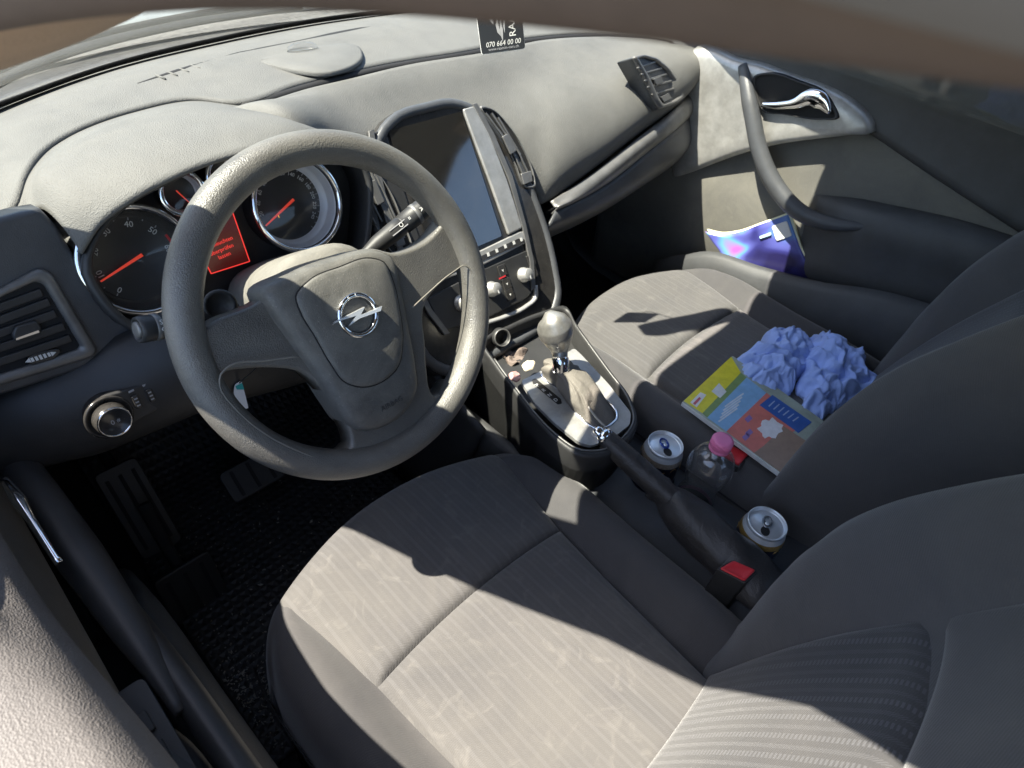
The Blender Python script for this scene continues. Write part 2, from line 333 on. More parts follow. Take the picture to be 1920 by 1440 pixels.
tube('door_frame', [q + A3(-.008, 0, .0312) for q in edge], (.030, .018), M['frame'], body, 20, n=120, up=(-.2, 0, 1))
tube('window_seal', [q + A3(.014, .0, .030) for q in edge], .011, M['deep'], body, 10, n=100)
tube('roof_gap_filler', [q + A3(.035, .0, .048) for q in edge[4:-1]], (.028, .03), M['frame'], body, 12, n=80)  # hidden tube added to stop sun leaking in between rail and roof
# windscreen: base line of the dash to the roof header
g0 = [(-.42, .34, .955), (-.30, .46, .965), (-.148, .555, .975), (.008, .618, .98), (.19, .65, .985), (.46, .68, .985), (.80, .64, .985), (1.0, .52, .975), (1.14, .34, .955)]
hdr = [(-.19, -.07, 1.235), (-.11, .0, 1.252), (0, .07, 1.28), (.18, .10, 1.292), (.36, .105, 1.295), (.54, .10, 1.292), (.72, .07, 1.28), (.83, .0, 1.252), (.91, -.07, 1.235)]
gw = [(-.37, .46, .968), (-.27, .50, .970), (-.148, .555, .975), (.008, .618, .98), (.19, .65, .985), (.46, .68, .985), (.72, .65, .985), (.95, .57, .975), (1.09, .47, .968)]
mid = [tuple(np.array(a) * .5 + np.array(b) * .5 + A3(0, .02, .025)) for a, b in zip(gw, hdr)]
front = lambda r, k: [tuple(np.array(q) + A3(0, k, .004)) for q in r]
loft('windscreen', [front(gw, .012), front(mid, .012), front(hdr, .012)], 40, 24, M['glass'], body, solid=.004)
frit2 = [tuple(np.array(a) * .955 + np.array(b) * .045 + A3(0, .004, .0)) for a, b in zip(gw, hdr)]
loft('windscreen_black_band', [front(gw, .005), front(frit2, .004)], 40, 3, M['deep'], body, solid=.002)
roof = [[(x_, y_ - 1.1 * max(0, abs(x_ - .36) - .3) ** 1.6 * (1 if y_ > -.2 else 0), z_ - .9 * ((x_ - .36) / .575) ** 4 * .07) for x_ in (-.215, -.1, .1, .36, .62, .82, .935)] for y_, z_ in ((.10, 1.305), (.0, 1.35), (-.3, 1.40), (-.8, 1.405), (-1.4, 1.37))]
loft('roof', roof, 24, 24, mat('grey_headliner', (.13, .125, .12), .9, mott=.05), body, solid=.03)
def pillar(mx):
    s = lambda q: (q[0], q[1], q[2]) if not mx else (.72 - q[0], q[1], q[2])
    inn = [(-.40, .50, .965), (-.34, .40, 1.02), (-.28, .29, 1.08), (-.220, .20, 1.130), (-.170, .082, 1.190), (-.135, -.04, 1.243), (-.12, -.15, 1.29)]
    out = [(-.45, .46, .95), (-.40, .37, 1.02), (-.372, .27, 1.085), (-.345, .15, 1.142), (-.318, .03, 1.185), (-.285, -.08, 1.228), (-.25, -.2, 1.29)]
    up_ = [tuple((np.array(a) + np.array(b)) / 2 + A3(-.012, .012, .022)) for a, b in zip(inn, out)]
    lo_ = [tuple((np.array(a) * .6 + np.array(b) * .4) + A3(.006, -.012, -.004)) for a, b in zip(inn, out)]
    loft('pillar_trim', [list(map(s, r_)) for r_ in (inn, up_, out, lo_)], 30, 20, M['trimlight'], body, cv=True)
pillar(False); pillar(True)
loft('side_window', [[(1.085, .35, .985), (1.07, -.1, .99), (1.06, -.75, .98)], [(.99, .12, 1.17), (.965, -.12, 1.24), (.96, -.75, 1.26)], [(.945, .0, 1.25), (.935, -.2, 1.335), (.935, -.75, 1.34)]], 12, 8, M['glass'], body, solid=.004)
tube('roof_rail', [(1.13, .55, .93), (1.06, .34, 1.06), (.97, .10, 1.20), (.935, -.1, 1.31), (.935, -.6, 1.35), (.94, -1.1, 1.30)], (.03, .025), M['frame'], body, 12)
for xx in (-.26, .98):
    sx = -1 if xx < 0 else 1
    loft('centre_pillar', [[(xx + sx * q, y_, z_) for y_, q in ((-.80, .0), (-.80, .05), (-.92, .05), (-.92, 0))] for z_, q in ((1.36, 0),)] + [[(xx + sx * (.0 + .10), -.78, .95), (xx + sx * .15, -.78, .95), (xx + sx * .15, -.95, .95), (xx + sx * .10, -.95, .95)], [(xx + sx * .10, -.76, .3), (xx + sx * .15, -.76, .3), (xx + sx * .15, -.97, .3), (xx + sx * .10, -.97, .3)]], 16, 12, M['trimlight'], body, cu=True)
# outside in front: cowl, bonnet, wiper
loft('cowl_panel', [[(-.42, .40, .925), (-.1, .63, .94), (.36, .72, .945), (.82, .63, .94), (1.14, .40, .925)], [(-.5, .60, .90), (-.1, .80, .93), (.36, .86, .94), (.82, .80, .93), (1.2, .60, .90)]], 30, 6, M['grey'], body, solid=.006)
loft('bonnet', [[(-.52, .62, .93), (-.1, .79, .955), (.36, .85, .965), (.82, .79, .955), (1.24, .62, .93)], [(-.52, 1.1, .89), (-.1, 1.2, .94), (.36, 1.22, .95), (.82, 1.2, .94), (1.24, 1.1, .89)], [(-.45, 1.6, .72), (-.1, 1.75, .77), (.36, 1.8, .78), (.82, 1.75, .77), (1.17, 1.6, .72)]], 30, 16, M['hood'], body, solid=.006)
wp = tube('wiper_arm', [(-.25, .52, .985), (-.05, .635, 1.005), (.15, .69, 1.01), (.40, .73, 1.005)], (.006, .01), M['black'], body, 8)
tube('wiper_blade', [(-.22, .56, .995), (.0, .66, 1.012), (.2, .705, 1.016), (.45, .735, 1.012)], (.008, .004), M['deep'], wp, 6)

# ---------------------------------------------------------------- dashboard
dash = thing('dashboard', 'dusty grey dashboard with air vents, touch screen and glovebox across the cabin', 'dashboard', (.36, .35, .9))
z1 = 1.0
crease = [P(50, 330, z=z1), P(130, 255, z=z1), P(250, 210, z=z1), P(370, 188, z=z1), P(437, 196, z=z1 - .002)]
groove = [P(450, 195, z=.997), P(560, 161, z=.996), P(700, 126, z=.995), P(890, 94, z=.993), P(1000, 71, z=.99), P(1130, 64, z=.985), P(1240, 74, z=.975), P(1296, 88, z=.965)]
leftpad = [(-.42, .22, .95), (-.31, .235, .975), P(28, 395, z=.985)]
g1 = [(-.42, .28, .957), (-.29, .37, .978), (-.15, .455, .995), (.0, .52, 1.003), (.17, .55, 1.006), (.42, .57, 1.006), (.78, .54, 1.002), (.99, .45, .99), (1.12, .31, .965)]
loft('upper_pad', [[np.array(q) + A3(0, .06, -.012) for q in g0], g0, g1, leftpad + crease + groove[1:]], 110, 26, M['dash'], dash, solid=.006)
# dark groove between the pads
tube('pad_groove', [q + A3(0, -.006, -.004) for q in groove], (.0065, .008), M['deep'], dash, 8, n=60)
# wing pad: passenger side and centre
def gy(q, dy, dz): return np.array(q) + A3(0, dy, dz)
ST = Frame((.355, .30, .95), (0, -.827, .562))
low = [P(500, 330, z=.925), P(575, 302, z=.95), ST.w(-.185, -.05, -.03), ST.w(-.14, -.12, -.05), ST.w(-.03, -.18, -.06), ST.w(.09, -.20, -.06), ST.w(.165, -.19, -.035), P(1026, 376, y=.205), P(1090, 332, y=.205), P(1180, 263, y=.208), P(1268, 197, y=.222), A3(1.045, .24, .905)]
top = [P(405, 215, z=.982)] + [q + A3(0, -.016, -.002) for q in (groove[0], groove[1], P(640, 142, z=.9955), P(760, 114, z=.9945), groove[3], P(960, 79, z=.9915), P(1010, 70, z=.990), P(1080, 65, z=.9875), P(1160, 65, z=.982), groove[6])] + [groove[-1] + A3(.0, -.03, -.01)]
def between(a, b, n, f, bulge):
    a, b = cr(a, n), cr(b, n); return [p * (1-f) + q * f + A3(*bulge) for p, q in zip(a, b)]
WR = lambda f, b: [p * (1-f) + q * f + A3(*b) for p, q in zip(top, low)]
loft('wing_pad', [top, WR(.04, (0, -.004, .004)), WR(.30, (0, -.004, .032)), WR(.62, (0, -.026, .044)), WR(.90, (0, -.020, .016)), low], 110, 44, M['dash'], dash, solid=.004, ui=True)
# strip and glovebox below the wing
s1 = [P(1032, 378, y=.196), P(1100, 334, y=.196), P(1200, 256, y=.20), P(1262, 206, y=.212), (1.05, .235, .895)]
s2 = [q + A3(0, -.014, -.006) for q in s1]; s3 = [P(1045, 388, y=.178), P(1140, 338, y=.178), P(1215, 280, y=.182), P(1282, 226, y=.194), (1.06, .215, .862)]
s4 = [q + A3(0, .012, -.022) for q in s3]
loft('wing_strip', [s1, s2, s3, s4], 50, 16, M['grey'], dash, solid=.003)
b1 = [q + A3(0, .004, -.010) for q in s3]; b2 = [P(1024, 428, y=.172), P(1140, 376, y=.168), P(1223, 325, y=.17), P(1284, 282, y=.18), (1.06, .20, .80)]
b3 = [q + A3(0, .03, -.05) for q in b2]; b4 = [q + A3(0, .18, -.09) for q in b2]
loft('glovebox_lid', [b1, b2, b3, b4], 50, 20, M['dashlow'], dash, solid=.004)
# binnacle hood
ridge = [P(78, 392, z=.990), P(76, 335, z=1.008), P(125, 279, z=1.016), P(240, 226, z=1.02), P(380, 198, z=1.018), P(480, 212, z=1.012), P(548, 240, z=1.004), P(600, 262, z=.99)]
cre = [P(32, 398, z=.984), P(52, 326, z=.998)] + [c_ + A3(0, 0, -.002) for c_ in crease[1:]] + [P(500, 205, z=.985), P(570, 232, z=.975), P(625, 270, z=.96)]
CL = Frame((-.138, .213, .923), (0, -.921, .389))
def cw(px, py, n): u, v = CL.px(px, py, n); return CL.w(u, v, n)
lip = [cw(150, 470, .03), cw(185, 418, .045), cw(240, 376, .055), cw(310, 338, .06), cw(400, 302, .06), cw(480, 280, .06), cw(560, 266, .05), cw(625, 272, .03)]
lip2 = [q + A3(0, .03, -.012) for q in lip]; lip3 = [q + A3(0, .09, -.012) for q in lip]
hm = between(ridge, lip, 12, .45, (0, .0, .012)); hm2 = between(ridge, lip, 12, .9, (0, 0, .006)); rm = between(cre, ridge, 12, .5, (0, .004, -.004))
loft('gauge_hood', [cre, rm, ridge, hm, hm2, lip, lip2, lip3], 70, 50, M['dash'], dash, solid=.003)
# left end: side panel with the driver's vent
LV = Frame((-.25, .195, .90), (.10, -.95, .22))
side = LV.poly([(-260, 470), (-60, 425), (40, 398), (78, 392), (110, 425), (140, 478), (185, 560), (268, 632), (255, 652), (130, 702), (0, 744), (-260, 830)])
extr('vent_panel', side, LV, -.03, 0, M['dashlow'], dash, .006, 3)
fo = rpoly(LV.poly([(-110, 590), (0, 541), (72, 502), (95, 510), (182, 655), (176, 668), (0, 722), (-130, 765)], .003), .006, 3)
fi = rpoly(LV.poly([(-100, 600), (0, 557), (66, 527), (82, 533), (150, 648), (146, 655), (0, 702), (-112, 738)], .003), .006, 3)
vent = extr('driver_vent', fi, LV, -.0, .0012, M['deep'], dash)
band('vent_frame', fo, fi, LV, .0, .007, M['grey'], vent, .003, round_=False)
for a, b in [((-95, 612), (78, 548)), ((-95, 636), (92, 566)), ((-98, 660), (104, 588)), ((-100, 686), (120, 612)), ((-100, 712), (132, 634))]:
    (u0, v0), (u1, v1) = LV.px(*a, .004), LV.px(*b, .004); dv = .0042
    extr('slat', [(u0, v0 - dv), (u1, v1 - dv), (u1, v1 + dv), (u0, v0 + dv)], LV, .0015, .0052, M['black'], vent, .0012, 2)
tb = LV.poly([(22, 630), (28, 612), (68, 600), (78, 615), (74, 628), (30, 642)], .008)
tabo = extr('vent_tab', rpoly(tb, .003), LV, .004, .010, M['black'], vent, .002)
extr('chrome_edge', LV.poly([(30, 634), (72, 619), (74, 623), (30, 638)], .0105), LV, .0095, .0108, M['chrome'], vent)
tw = rpoly(LV.poly([(48, 672), (62, 662), (108, 652), (114, 658), (100, 672), (56, 684)], .003), .003)
twh = extr('vent_thumbwheel', tw, LV, .0012, .006, M['gloss'], vent, .0015)
for k in range(7):
    a = LV.px(53 + k * 7.8, 677 - k * 2.45, .0062); h_ = .0026 - abs(k - 3) * .0002
    extr('print', [(a[0]-.0012, a[1]-h_), (a[0]+.0012, a[1]-h_), (a[0]+.0012, a[1]+h_), (a[0]-.0012, a[1]+h_)] if 0 < k < 6 else [(a[0]-.002*(k-3)/3, a[1]-h_*1.3), (a[0]-.002*(k-3)/3, a[1]+h_*1.3), (a[0]+.0028*(k-3)/3, a[1])], LV, .0058, .0064, M['white'], vent)
# knee panel with light switch
kt = [(-.46, .20, .80), P(-60, 775, y=.20), P(60, 735, y=.185), P(160, 700, y=.178), P(262, 652, y=.17), P(345, 610, y=.165), (.0, .15, .80), (.2, .15, .76)]
km = [q + A3(.0, -.014, -.014) for q in map(np.array, kt)]
kb = [(-.46, .17, .70), P(-40, 900, y=.175), P(100, 868, y=.165), P(180, 850, y=.16), P(280, 810, y=.155), P(365, 775, y=.15), (.0, .15, .70), (.2, .15, .66)]
ku = [np.array(q) + A3(0, .03, -.012) for q in kb]; kf = [np.array(q) + A3(0, .25, -.02) for q in kb]
loft('knee_panel', [[np.array(q) + A3(0, .02, .012) for q in kt], kt, km, kb, ku, kf], 50, 30, M['black'], dash, solid=.004)
KN = Frame(P(205, 782, y=.142), (.06, -.95, .25))
pod = rpoly(KN.poly([(160, 800), (163, 765), (190, 742), (240, 728), (292, 711), (308, 716), (316, 752), (300, 764), (235, 800), (215, 818), (180, 824)]), .008)
podo = extr('light_switch_panel', pod, KN, -.03, .003, M['black'], dash, .0025, 2)
kc = KN.px(205, 782, .004)
lathe('bezel', [(.025, .002), (.025, .005), (.0225, .006), (.022, .0045)], KN, M['gloss'], podo, 40, kc)
lathe('light_knob', [(.0185, .003), (.0185, .014), (.0175, .019), (.0155, .0205), (.0150, .0195), (0, .0195)], KN, M['gloss'], podo, 40, kc)
tube('chrome_ring', [KN.w(kc[0] + .0166 * math.cos(a), kc[1] + .0166 * math.sin(a), .0203) for a in np.linspace(0, 2*math.pi, 25)[:-1]], .0011, M['chrome'], podo, 8, True)
text('0', .008, KN, kc[0] - .002, kc[1], .0197, M['dim'], podo, name='print'); text('#', .006, KN, kc[0] + .004, kc[1], .0197, M['dim'], podo, name='print')
for px, py in ((255, 752), (281, 740)):
    a = KN.px(px, py, .003); h_ = .0085
    wq = extr('thumbwheel', rpoly([(a[0]-.0035, a[1]-h_), (a[0]+.0035, a[1]-h_), (a[0]+.0035, a[1]+h_), (a[0]-.0035, a[1]+h_)], .0015), KN, .001, .0068, M['gloss'], podo, .0018)
    for k in (-1, 0, 1): box('print', KN, a[0]-.0018, a[0]+.0018, a[1] + k*.0045 - .0008, a[1] + k*.0045 + .0008, .006, .0070, M['dim'], podo)
    box('print', KN, a[0]-.003, a[0]+.003, a[1]+.0125, a[1]+.0148, .0025, .0033, M['dim'], podo)
# ---- centre stack
ST = Frame((.355, .30, .95), (0, -.827, .562))
half = [(0, .026), (.06, .022), (.095, .006), (.128, -.030), (.152, -.075), (.168, -.13), (.176, -.19), (.178, -.25), (.172, -.31), (.160, -.36), (.125, -.392), (.06, -.40), (0, -.40)]
outl = half + [(-u, v) for u, v in half[-2:0:-1]]
outl = [tuple(q) for q in cr(outl, 72, True)]
stk = extr('centre_stack', outl, ST, -.10, .004, M['gloss'], dash, .010, 3)
sc = lambda k, du=0, dv=0: [(u * k + du, (v + .18) * k - .18 + dv) for u, v in outl]
band('stack_rim', sc(1.0), sc(.925), ST, .0, .009, M['dashlow'], stk, .005, round_=False)
scr = [ST.px(722, 255), ST.px(862, 212), ST.px(945, 440)]
su0, su1, sv1, sv0 = -.082, .066, scr[1][1] + .001, scr[2][1]
so_ = rpoly([(su0, sv0), (su1, sv0), (su1, sv1), (su0, sv1)], .004)
extr('touch_screen', so_, ST, .003, .0062, M['screen'], dash)
for s in (-1, 1):
    uu = lambda L_: [((su0 + su1) / 2 + s * (u - (su0 + su1) / 2), v) for u, v in L_]
    sp_ = uu(ST.poly([(866, 205), (886, 199), (915, 250), (950, 340), (978, 428), (952, 441), (918, 345), (890, 270)], .006))
    extr('silver_side_panel' if s > 0 else 'dark_side_panel', rpoly(sp_, .004), ST, .003, .010 if s > 0 else .006, M['silver'] if s > 0 else M['black'], stk, .003)
    ch = uu(ST.poly([(885, 196), (893, 194), (925, 250), (960, 330), (985, 420), (1000, 490), (1003, 540), (996, 545), (992, 490), (978, 425), (952, 335), (915, 252)], .008))
    extr('chrome_line', ch, ST, .003, .0105, M['grey'], stk, .001)
    if s > 0:
        vo_ = [(900, 199), (918, 203), (952, 236), (982, 283), (1001, 335), (1003, 350), (985, 353), (965, 310), (935, 250)]
        sl_ = [((911, 212), (950, 266)), ((922, 212), (964, 276)), ((934, 220), (976, 290)), ((956, 272), (988, 342)), ((968, 276), (996, 336))]
        tb_, wh_ = [(942, 256), (952, 250), (970, 282), (958, 290)], [(976, 326), (995, 320), (998, 340), (982, 347)]
    else:
        vo_ = [(655, 318), (668, 303), (690, 308), (722, 345), (752, 410), (770, 470), (742, 480), (705, 430), (668, 370)]
        sl_ = [((668, 322), (716, 416)), ((680, 314), (736, 428)), ((692, 314), (750, 438)), ((706, 330), (758, 446)), ((662, 340), (704, 420))]
        tb_, wh_ = [(690, 342), (704, 336), (722, 378), (708, 386)], [(738, 448), (754, 440), (760, 458), (746, 466)]
    vnt = extr('centre_vent', rpoly(ST.poly(vo_, .006), .004), ST, .003, .0066, M['deep'], dash)
    band('vent_frame', [tuple(q) for q in cr(ST.poly(vo_, .006), 40, True)], [tuple(np.mean(cr(ST.poly(vo_, .006), 40, True), axis=0) + (q - np.mean(cr(ST.poly(vo_, .006), 40, True), axis=0)) * .93) for q in cr(ST.poly(vo_, .006), 40, True)], ST, .003, .010, M['grey'], vnt, .002, round_=False)
    for a, b in sl_:
        q = [ST.px(*a, .010), ST.px(*b, .010)]; d = A3(q[1][0]-q[0][0], q[1][1]-q[0][1]); nn = A3(-d[1], d[0]) / np.linalg.norm(d) * .0017
        extr('slat', [tuple(np.array(q[0]) - nn), tuple(np.array(q[1]) - nn), tuple(np.array(q[1]) + nn), tuple(np.array(q[0]) + nn)], ST, .0055, .0112, M['grey'], vnt, .0008)
    extr('vent_tab', rpoly(ST.poly(tb_, .014), .002), ST, .009, .0145, M['grey'], vnt, .0015)
    extr('vent_thumbwheel', rpoly(ST.poly(wh_, .010), .002), ST, .006, .012, M['grey'], vnt, .0015)
strip = rpoly(ST.poly([(780, 516), (900, 470), (975, 434), (988, 436), (992, 452), (905, 497), (790, 540)], .006), .004)
stp = extr('button_strip', strip, ST, .003, .009, M['silver'], stk, .002)
extr('strip_face', rpoly(ST.poly([(790, 522), (900, 481), (972, 447), (984, 449), (984, 455), (905, 489), (795, 531)], .0095), .003), ST, .008, .0098, M['gloss'], stp)
for px, py in ((826, 512), (848, 504), (870, 495), (916, 477), (932, 470), (948, 462), (964, 455), (978, 449)):
    a = ST.px(px, py, .0105); box('button_print', ST, a[0]-.0026, a[0]+.0026, a[1]-.0030, a[1]+.0030, .0095, .0104, M['white'], stp)
clim = extr('climate_panel', rpoly(ST.poly([(800, 560), (905, 505), (990, 468), (1000, 500), (1004, 540), (985, 560), (905, 600), (830, 620)], .005), .008), ST, .003, .0072, M['black'], stk, .002)
for px, py in ((925, 542), (985, 515), (868, 568)):
    a = ST.px(px, py, .014)
    lathe('climate_knob', [(.0135, .006), (.0135, .011), (.0115, .012), (.0108, .024), (.009, .0255), (0, .0255)], ST, M['silver'], clim, 32, a)
    box('print', ST, a[0]-.001, a[0]+.001, a[1]-.0085, a[1]-.003, .025, .0259, M['white'], clim)
for px, py in ((942, 507), (950, 532), (956, 552), (996, 488), (1000, 510)):
    a = ST.px(px, py, .008); extr('climate_button', rpoly([(a[0]-.009, a[1]-.010), (a[0]+.009, a[1]-.010), (a[0]+.009, a[1]+.010), (a[0]-.009, a[1]+.010)], .002), ST, .006, .0092, M['gloss'], clim, .001)
    text('v', .009, ST, a[0], a[1], .0094, M['white'], clim, name='print')
a = ST.px(942, 520, .0095); box('print', ST, a[0]-.008, a[0]+.008, a[1]-.001, a[1]+.001, .009, .0098, M['red'], clim)
arc = [ST.px(x_, y_, .006) for x_, y_ in ((905, 607), (945, 594), (985, 575), (1003, 558), (1003, 535))]
tube('lower_chrome_arc', [ST.w(u, v, .007) for u, v in arc], (.003, .0045), M['silver'], stk, 8)
# ---- passenger side vent
PV = Frame(P(1228, 152, y=.224), (.15, -.85, .5))
po = PV.poly([(1182, 108), (1200, 104), (1224, 110), (1250, 130), (1270, 158), (1278, 185), (1262, 196), (1232, 206), (1222, 190), (1205, 150)])
pvn = extr('passenger_vent', rpoly(po, .006), PV, -.03, .004, M['dashlow'], dash, .003)
pi_ = PV.poly([(1190, 113), (1202, 110), (1221, 116), (1244, 134), (1262, 160), (1269, 181), (1258, 189), (1237, 196), (1228, 183), (1212, 149)])
band('vent_frame', rpoly(po, .006, 3), rpoly(pi_, .005, 3), PV, .0, .010, M['grey'], pvn, .004, round_=False)
for a, b in [((1196, 128), (1228, 116)), ((1202, 140), (1240, 128)), ((1208, 152), (1250, 139)), ((1214, 164), (1258, 152)), ((1222, 178), (1264, 166))]:
    q = [PV.px(*a, .006), PV.px(*b, .006)]; d = A3(q[1][0]-q[0][0], q[1][1]-q[0][1]); nn = A3(-d[1], d[0]) / np.linalg.norm(d) * .002
    extr('slat', [tuple(np.array(q[0]) - nn), tuple(np.array(q[1]) - nn), tuple(np.array(q[1]) + nn), tuple(np.array(q[0]) + nn)], PV, .003, .0078, M['grey'], pvn, .001)
extr('vent_tab', rpoly(PV.poly([(1225, 148), (1238, 143), (1243, 155), (1230, 160)], .01), .002), PV, .006, .012, M['grey'], pvn, .001)
extr('vent_thumbwheel', rpoly(PV.poly([(1238, 182), (1252, 175), (1258, 184), (1244, 192)], .008), .002), PV, .004, .010, M['grey'], pvn, .001)
text('AIRBAG', .010, Frame(P(1208, 210, y=.214), (.1, -.93, .3)), 0, 0, .004, M['dashlow'], dash, rot=.5)
loft('dash_end', [[P(1255, 80, z=.978), P(1300, 96, z=.97), (1.075, .20, .90)], [P(1262, 120, y=.30), P(1290, 150, y=.28), (1.07, .20, .84)], [(1.0, .30, .85), (1.05, .28, .82), (1.07, .25, .75)]], 10, 10, M['deep'], dash, solid=.004)
# defroster slot, centre speaker cover and light sensor on the upper pad
tube('defroster_slot', [P(258, 158, z=1.006), P(330, 134, z=1.008), P(430, 105, z=1.009), P(560, 78, z=1.009), P(690, 52, z=1.008), P(765, 41, z=1.006)], [(.0015, .003), (.0015, .009), (.0015, .009), (.0015, .004)], M['deep'], dash, 8, n=40, up=(0, 0, 1))
for k in range(9):
    a = P(300 + k * 22, 146 - k * 6.2, z=1.0085); tube('slot_fin', [a + A3(-.001, .010, 0), a + A3(.004, -.008, 0)], (.0022, .0012), M['dash'], dash, 6, n=2)
spk = [P(x_, y_, z=1.0085) for x_, y_ in ((420, 118), (520, 92), (620, 78), (665, 82), (680, 100), (668, 118), (600, 136), (540, 128), (470, 115))]
dome('speaker_cover', [(q[0], q[1]) for q in cr(spk, 40, True)], Frame((0, 0, 1.0065), (0, 0, 1)), [(1, -.004), (1, .0005), (.96, .0022), (.5, .003)], M['dash'], dash)
a = P(567, 90, z=1.012); lathe('light_sensor', [(.016, -.002), (.015, .003), (.010, .007), (0, .009)], Frame(a, (0, 0, 1)), M['lens'], dash, 24, el=(1.7, .7))
# ---------------------------------------------------------------- instrument cluster
clu = thing('instrument_cluster', 'instrument cluster with four chrome ringed dials and red message display', 'gauges', CL.O)
pl = cr(CL.poly([(160, 455), (200, 400), (300, 340), (420, 290), (520, 262), (620, 270), (668, 330), (672, 400), (655, 480), (560, 500), (480, 530), (390, 590), (300, 615), (225, 600), (175, 550), (150, 500)], -.012), 60, True)
extr('face_panel', [tuple(q) for q in pl], CL, -.07, -.028, M['black'], clu)
band('cluster_wall', [tuple(c_ + (q - c_) * 1.03) for c_ in [pl.mean(0)] for q in pl], [tuple(c_ + (q - c_) * .97) for c_ in [pl.mean(0)] for q in pl], CL, -.04, .022, M['black'], clu, .004, round_=False)
def ang(c, p): return math.atan2(p[1] - c[1], p[0] - c[0])
def gauge(name, label, c, Rr, deep, cone, marks, needle, a0, a1, size, tick=0):
    g_ = bpy.data.objects.new(name, None)
    ring = [CL.w(c[0] + Rr * math.cos(a), c[1] + Rr * math.sin(a), .012) for a in np.linspace(0, 2*math.pi, 49)[:-1]]
    o = lathe(name, [(Rr, -deep - .004), (Rr, .010), (Rr * .97, .012), (Rr * .955, .010), (Rr * .93, -.001), (Rr * .80, -deep), (0, -deep)], CL, M['dial'], clu, 56, c)
    if label: o['label'] = label
    tube('chrome_ring', ring, (.0030, .0034), M['chrome'], o, 10, True, n=72, up=tuple(CL.N))
    lathe('dial_ring', [(Rr * .945, .006), (Rr * .83, -deep + .002), (Rr * .80, -deep + .0012), (Rr * .79, -deep + .0010), (Rr * .80, -deep + .0006), (Rr * .95, .002)], CL, cone, o, 56, c, caps=False)
    n_ = -deep + .0006
    for k, s in enumerate(marks):
        a = a0 + (a1 - a0) * k / (len(marks) - 1); r_ = Rr * .655
        if s: text(s, size, CL, c[0] + r_ * math.cos(a), c[1] + r_ * math.sin(a), n_, M['white'], o, a - math.pi / 2, 'numeral')
        for j in range(tick):
            b = a + (a1 - a0) / (len(marks) - 1) * j / max(1, tick)
            if k == len(marks) - 1 and j: break
            r0 = Rr * (.735 if j == 0 else .755); cs, sn = math.cos(b), math.sin(b); w_ = .0005
            extr('tick', [(c[0] + r0*cs + w_*sn, c[1] + r0*sn - w_*cs), (c[0] + Rr*.785*cs + w_*sn, c[1] + Rr*.785*sn - w_*cs), (c[0] + Rr*.785*cs - w_*sn, c[1] + Rr*.785*sn + w_*cs), (c[0] + r0*cs - w_*sn, c[1] + r0*sn + w_*cs)], CL, n_ - .0003, n_ + .0002, M['dim'], o)
    cs, sn = math.cos(needle), math.sin(needle); w0, w1 = Rr * .030, Rr * .014; t0, t1 = -Rr * .16, Rr * .74
    extr('needle', [(c[0] + t0*cs + w0*sn, c[1] + t0*sn - w0*cs), (c[0] + t1*cs + w1*sn, c[1] + t1*sn - w1*cs), (c[0] + t1*cs - w1*sn, c[1] + t1*sn + w1*cs), (c[0] + t0*cs - w0*sn, c[1] + t0*sn + w0*cs)], CL, n_ + .003, n_ + .0045, M['needle'], o)
    lathe('gauge_lens', [(Rr * .94, .0035), (Rr * .5, .0042), (0, .0045)], CL, M['lens'], o, 48, c, caps=False)
    return o
ct = CL.px(256, 487); cs_ = CL.px(553, 383); c1 = CL.px(337, 362); c2 = CL.px(421, 332)
gauge('rev_counter', None, ct, .058, .010, M['gloss'], ['0', '10', '20', '30', '40', '50', '60', '70'], ang(ct, CL.px(195, 522, -.01)), ang(ct, CL.px(222, 548, -.01)), ang(ct, CL.px(222, 548, -.01)) - R(262), .0092, 2)
a0s = ang(cs_, CL.px(489, 436, -.012)); sp = gauge('speedometer', None, cs_, .058, .022, M['cone'], ['', '20', '40', '60', '80', '100', '120', '140', '160', '180', '200', '220', '240', ''], a0s, a0s, a0s - R(262), .0066, 2)
gauge('temperature_gauge', None, c1, .0235, .007, M['cone'], ['', '', '', ''], R(-62), R(-120), R(-300), .004, 1)
gauge('fuel_gauge', None, c2, .0235, .007, M['cone'], ['', '', '', ''], R(-110), R(-120), R(-300), .004, 1)
extr('red_zone', [(ct[0] + .058 * k * math.cos(a), ct[1] + .058 * k * math.sin(a)) for k, a in ((.74, R(20)), (.74, R(10)), (.74, R(0)), (.74, R(-10)), (.79, R(-10)), (.79, R(0)), (.79, R(10)), (.79, R(20)))], CL, -.0098, -.009, M['red'], clu)
a = CL.px(523, 406, -.02); text('!', .006, CL, a[0], a[1], -.0205, mat('amber_lamp', (.5, .25, .02), .5, emit=(1, .5, .05), es=.6), clu, name='warning_lamp')
dp = CL.poly([(350, 425), (436, 398), (468, 490), (396, 513)], -.008)
dsp = extr('message_display', dp, CL, -.012, -.008, mat('red_display', (.06, .006, .006), .25, emit=(.55, .045, .03), es=.02, mott=.1), clu)
M['redlit'] = mat('red_lit_print', (.5, .03, .02), .4, emit=(1, .05, .04), es=.22, mott=0)
for i in range(4):
    a, b = np.array(dp[i]), np.array(dp[(i+1) % 4]); t_ = (b - a) / np.linalg.norm(b - a); nn = A3(-t_[1], t_[0]) * .0006
    extr('display_border', [tuple(a - nn), tuple(b - nn), tuple(b + nn), tuple(a + nn)], CL, -.0085, -.0074, M['redlit'], dsp)
ex = np.array(CL.px(437, 440, -.0078)) - np.array(CL.px(395, 457, -.0078)); ra = math.atan2(ex[1], ex[0])
for (px, py), s in (((407, 457), 'Bremsleuchten'), ((416, 468), 'überprüfen'), ((421, 479), 'lassen')):
    a = CL.px(px, py, -.0078); text(s, .0068, CL, a[0], a[1], -.0078, M['redlit'], dsp, ra, 'message_text')

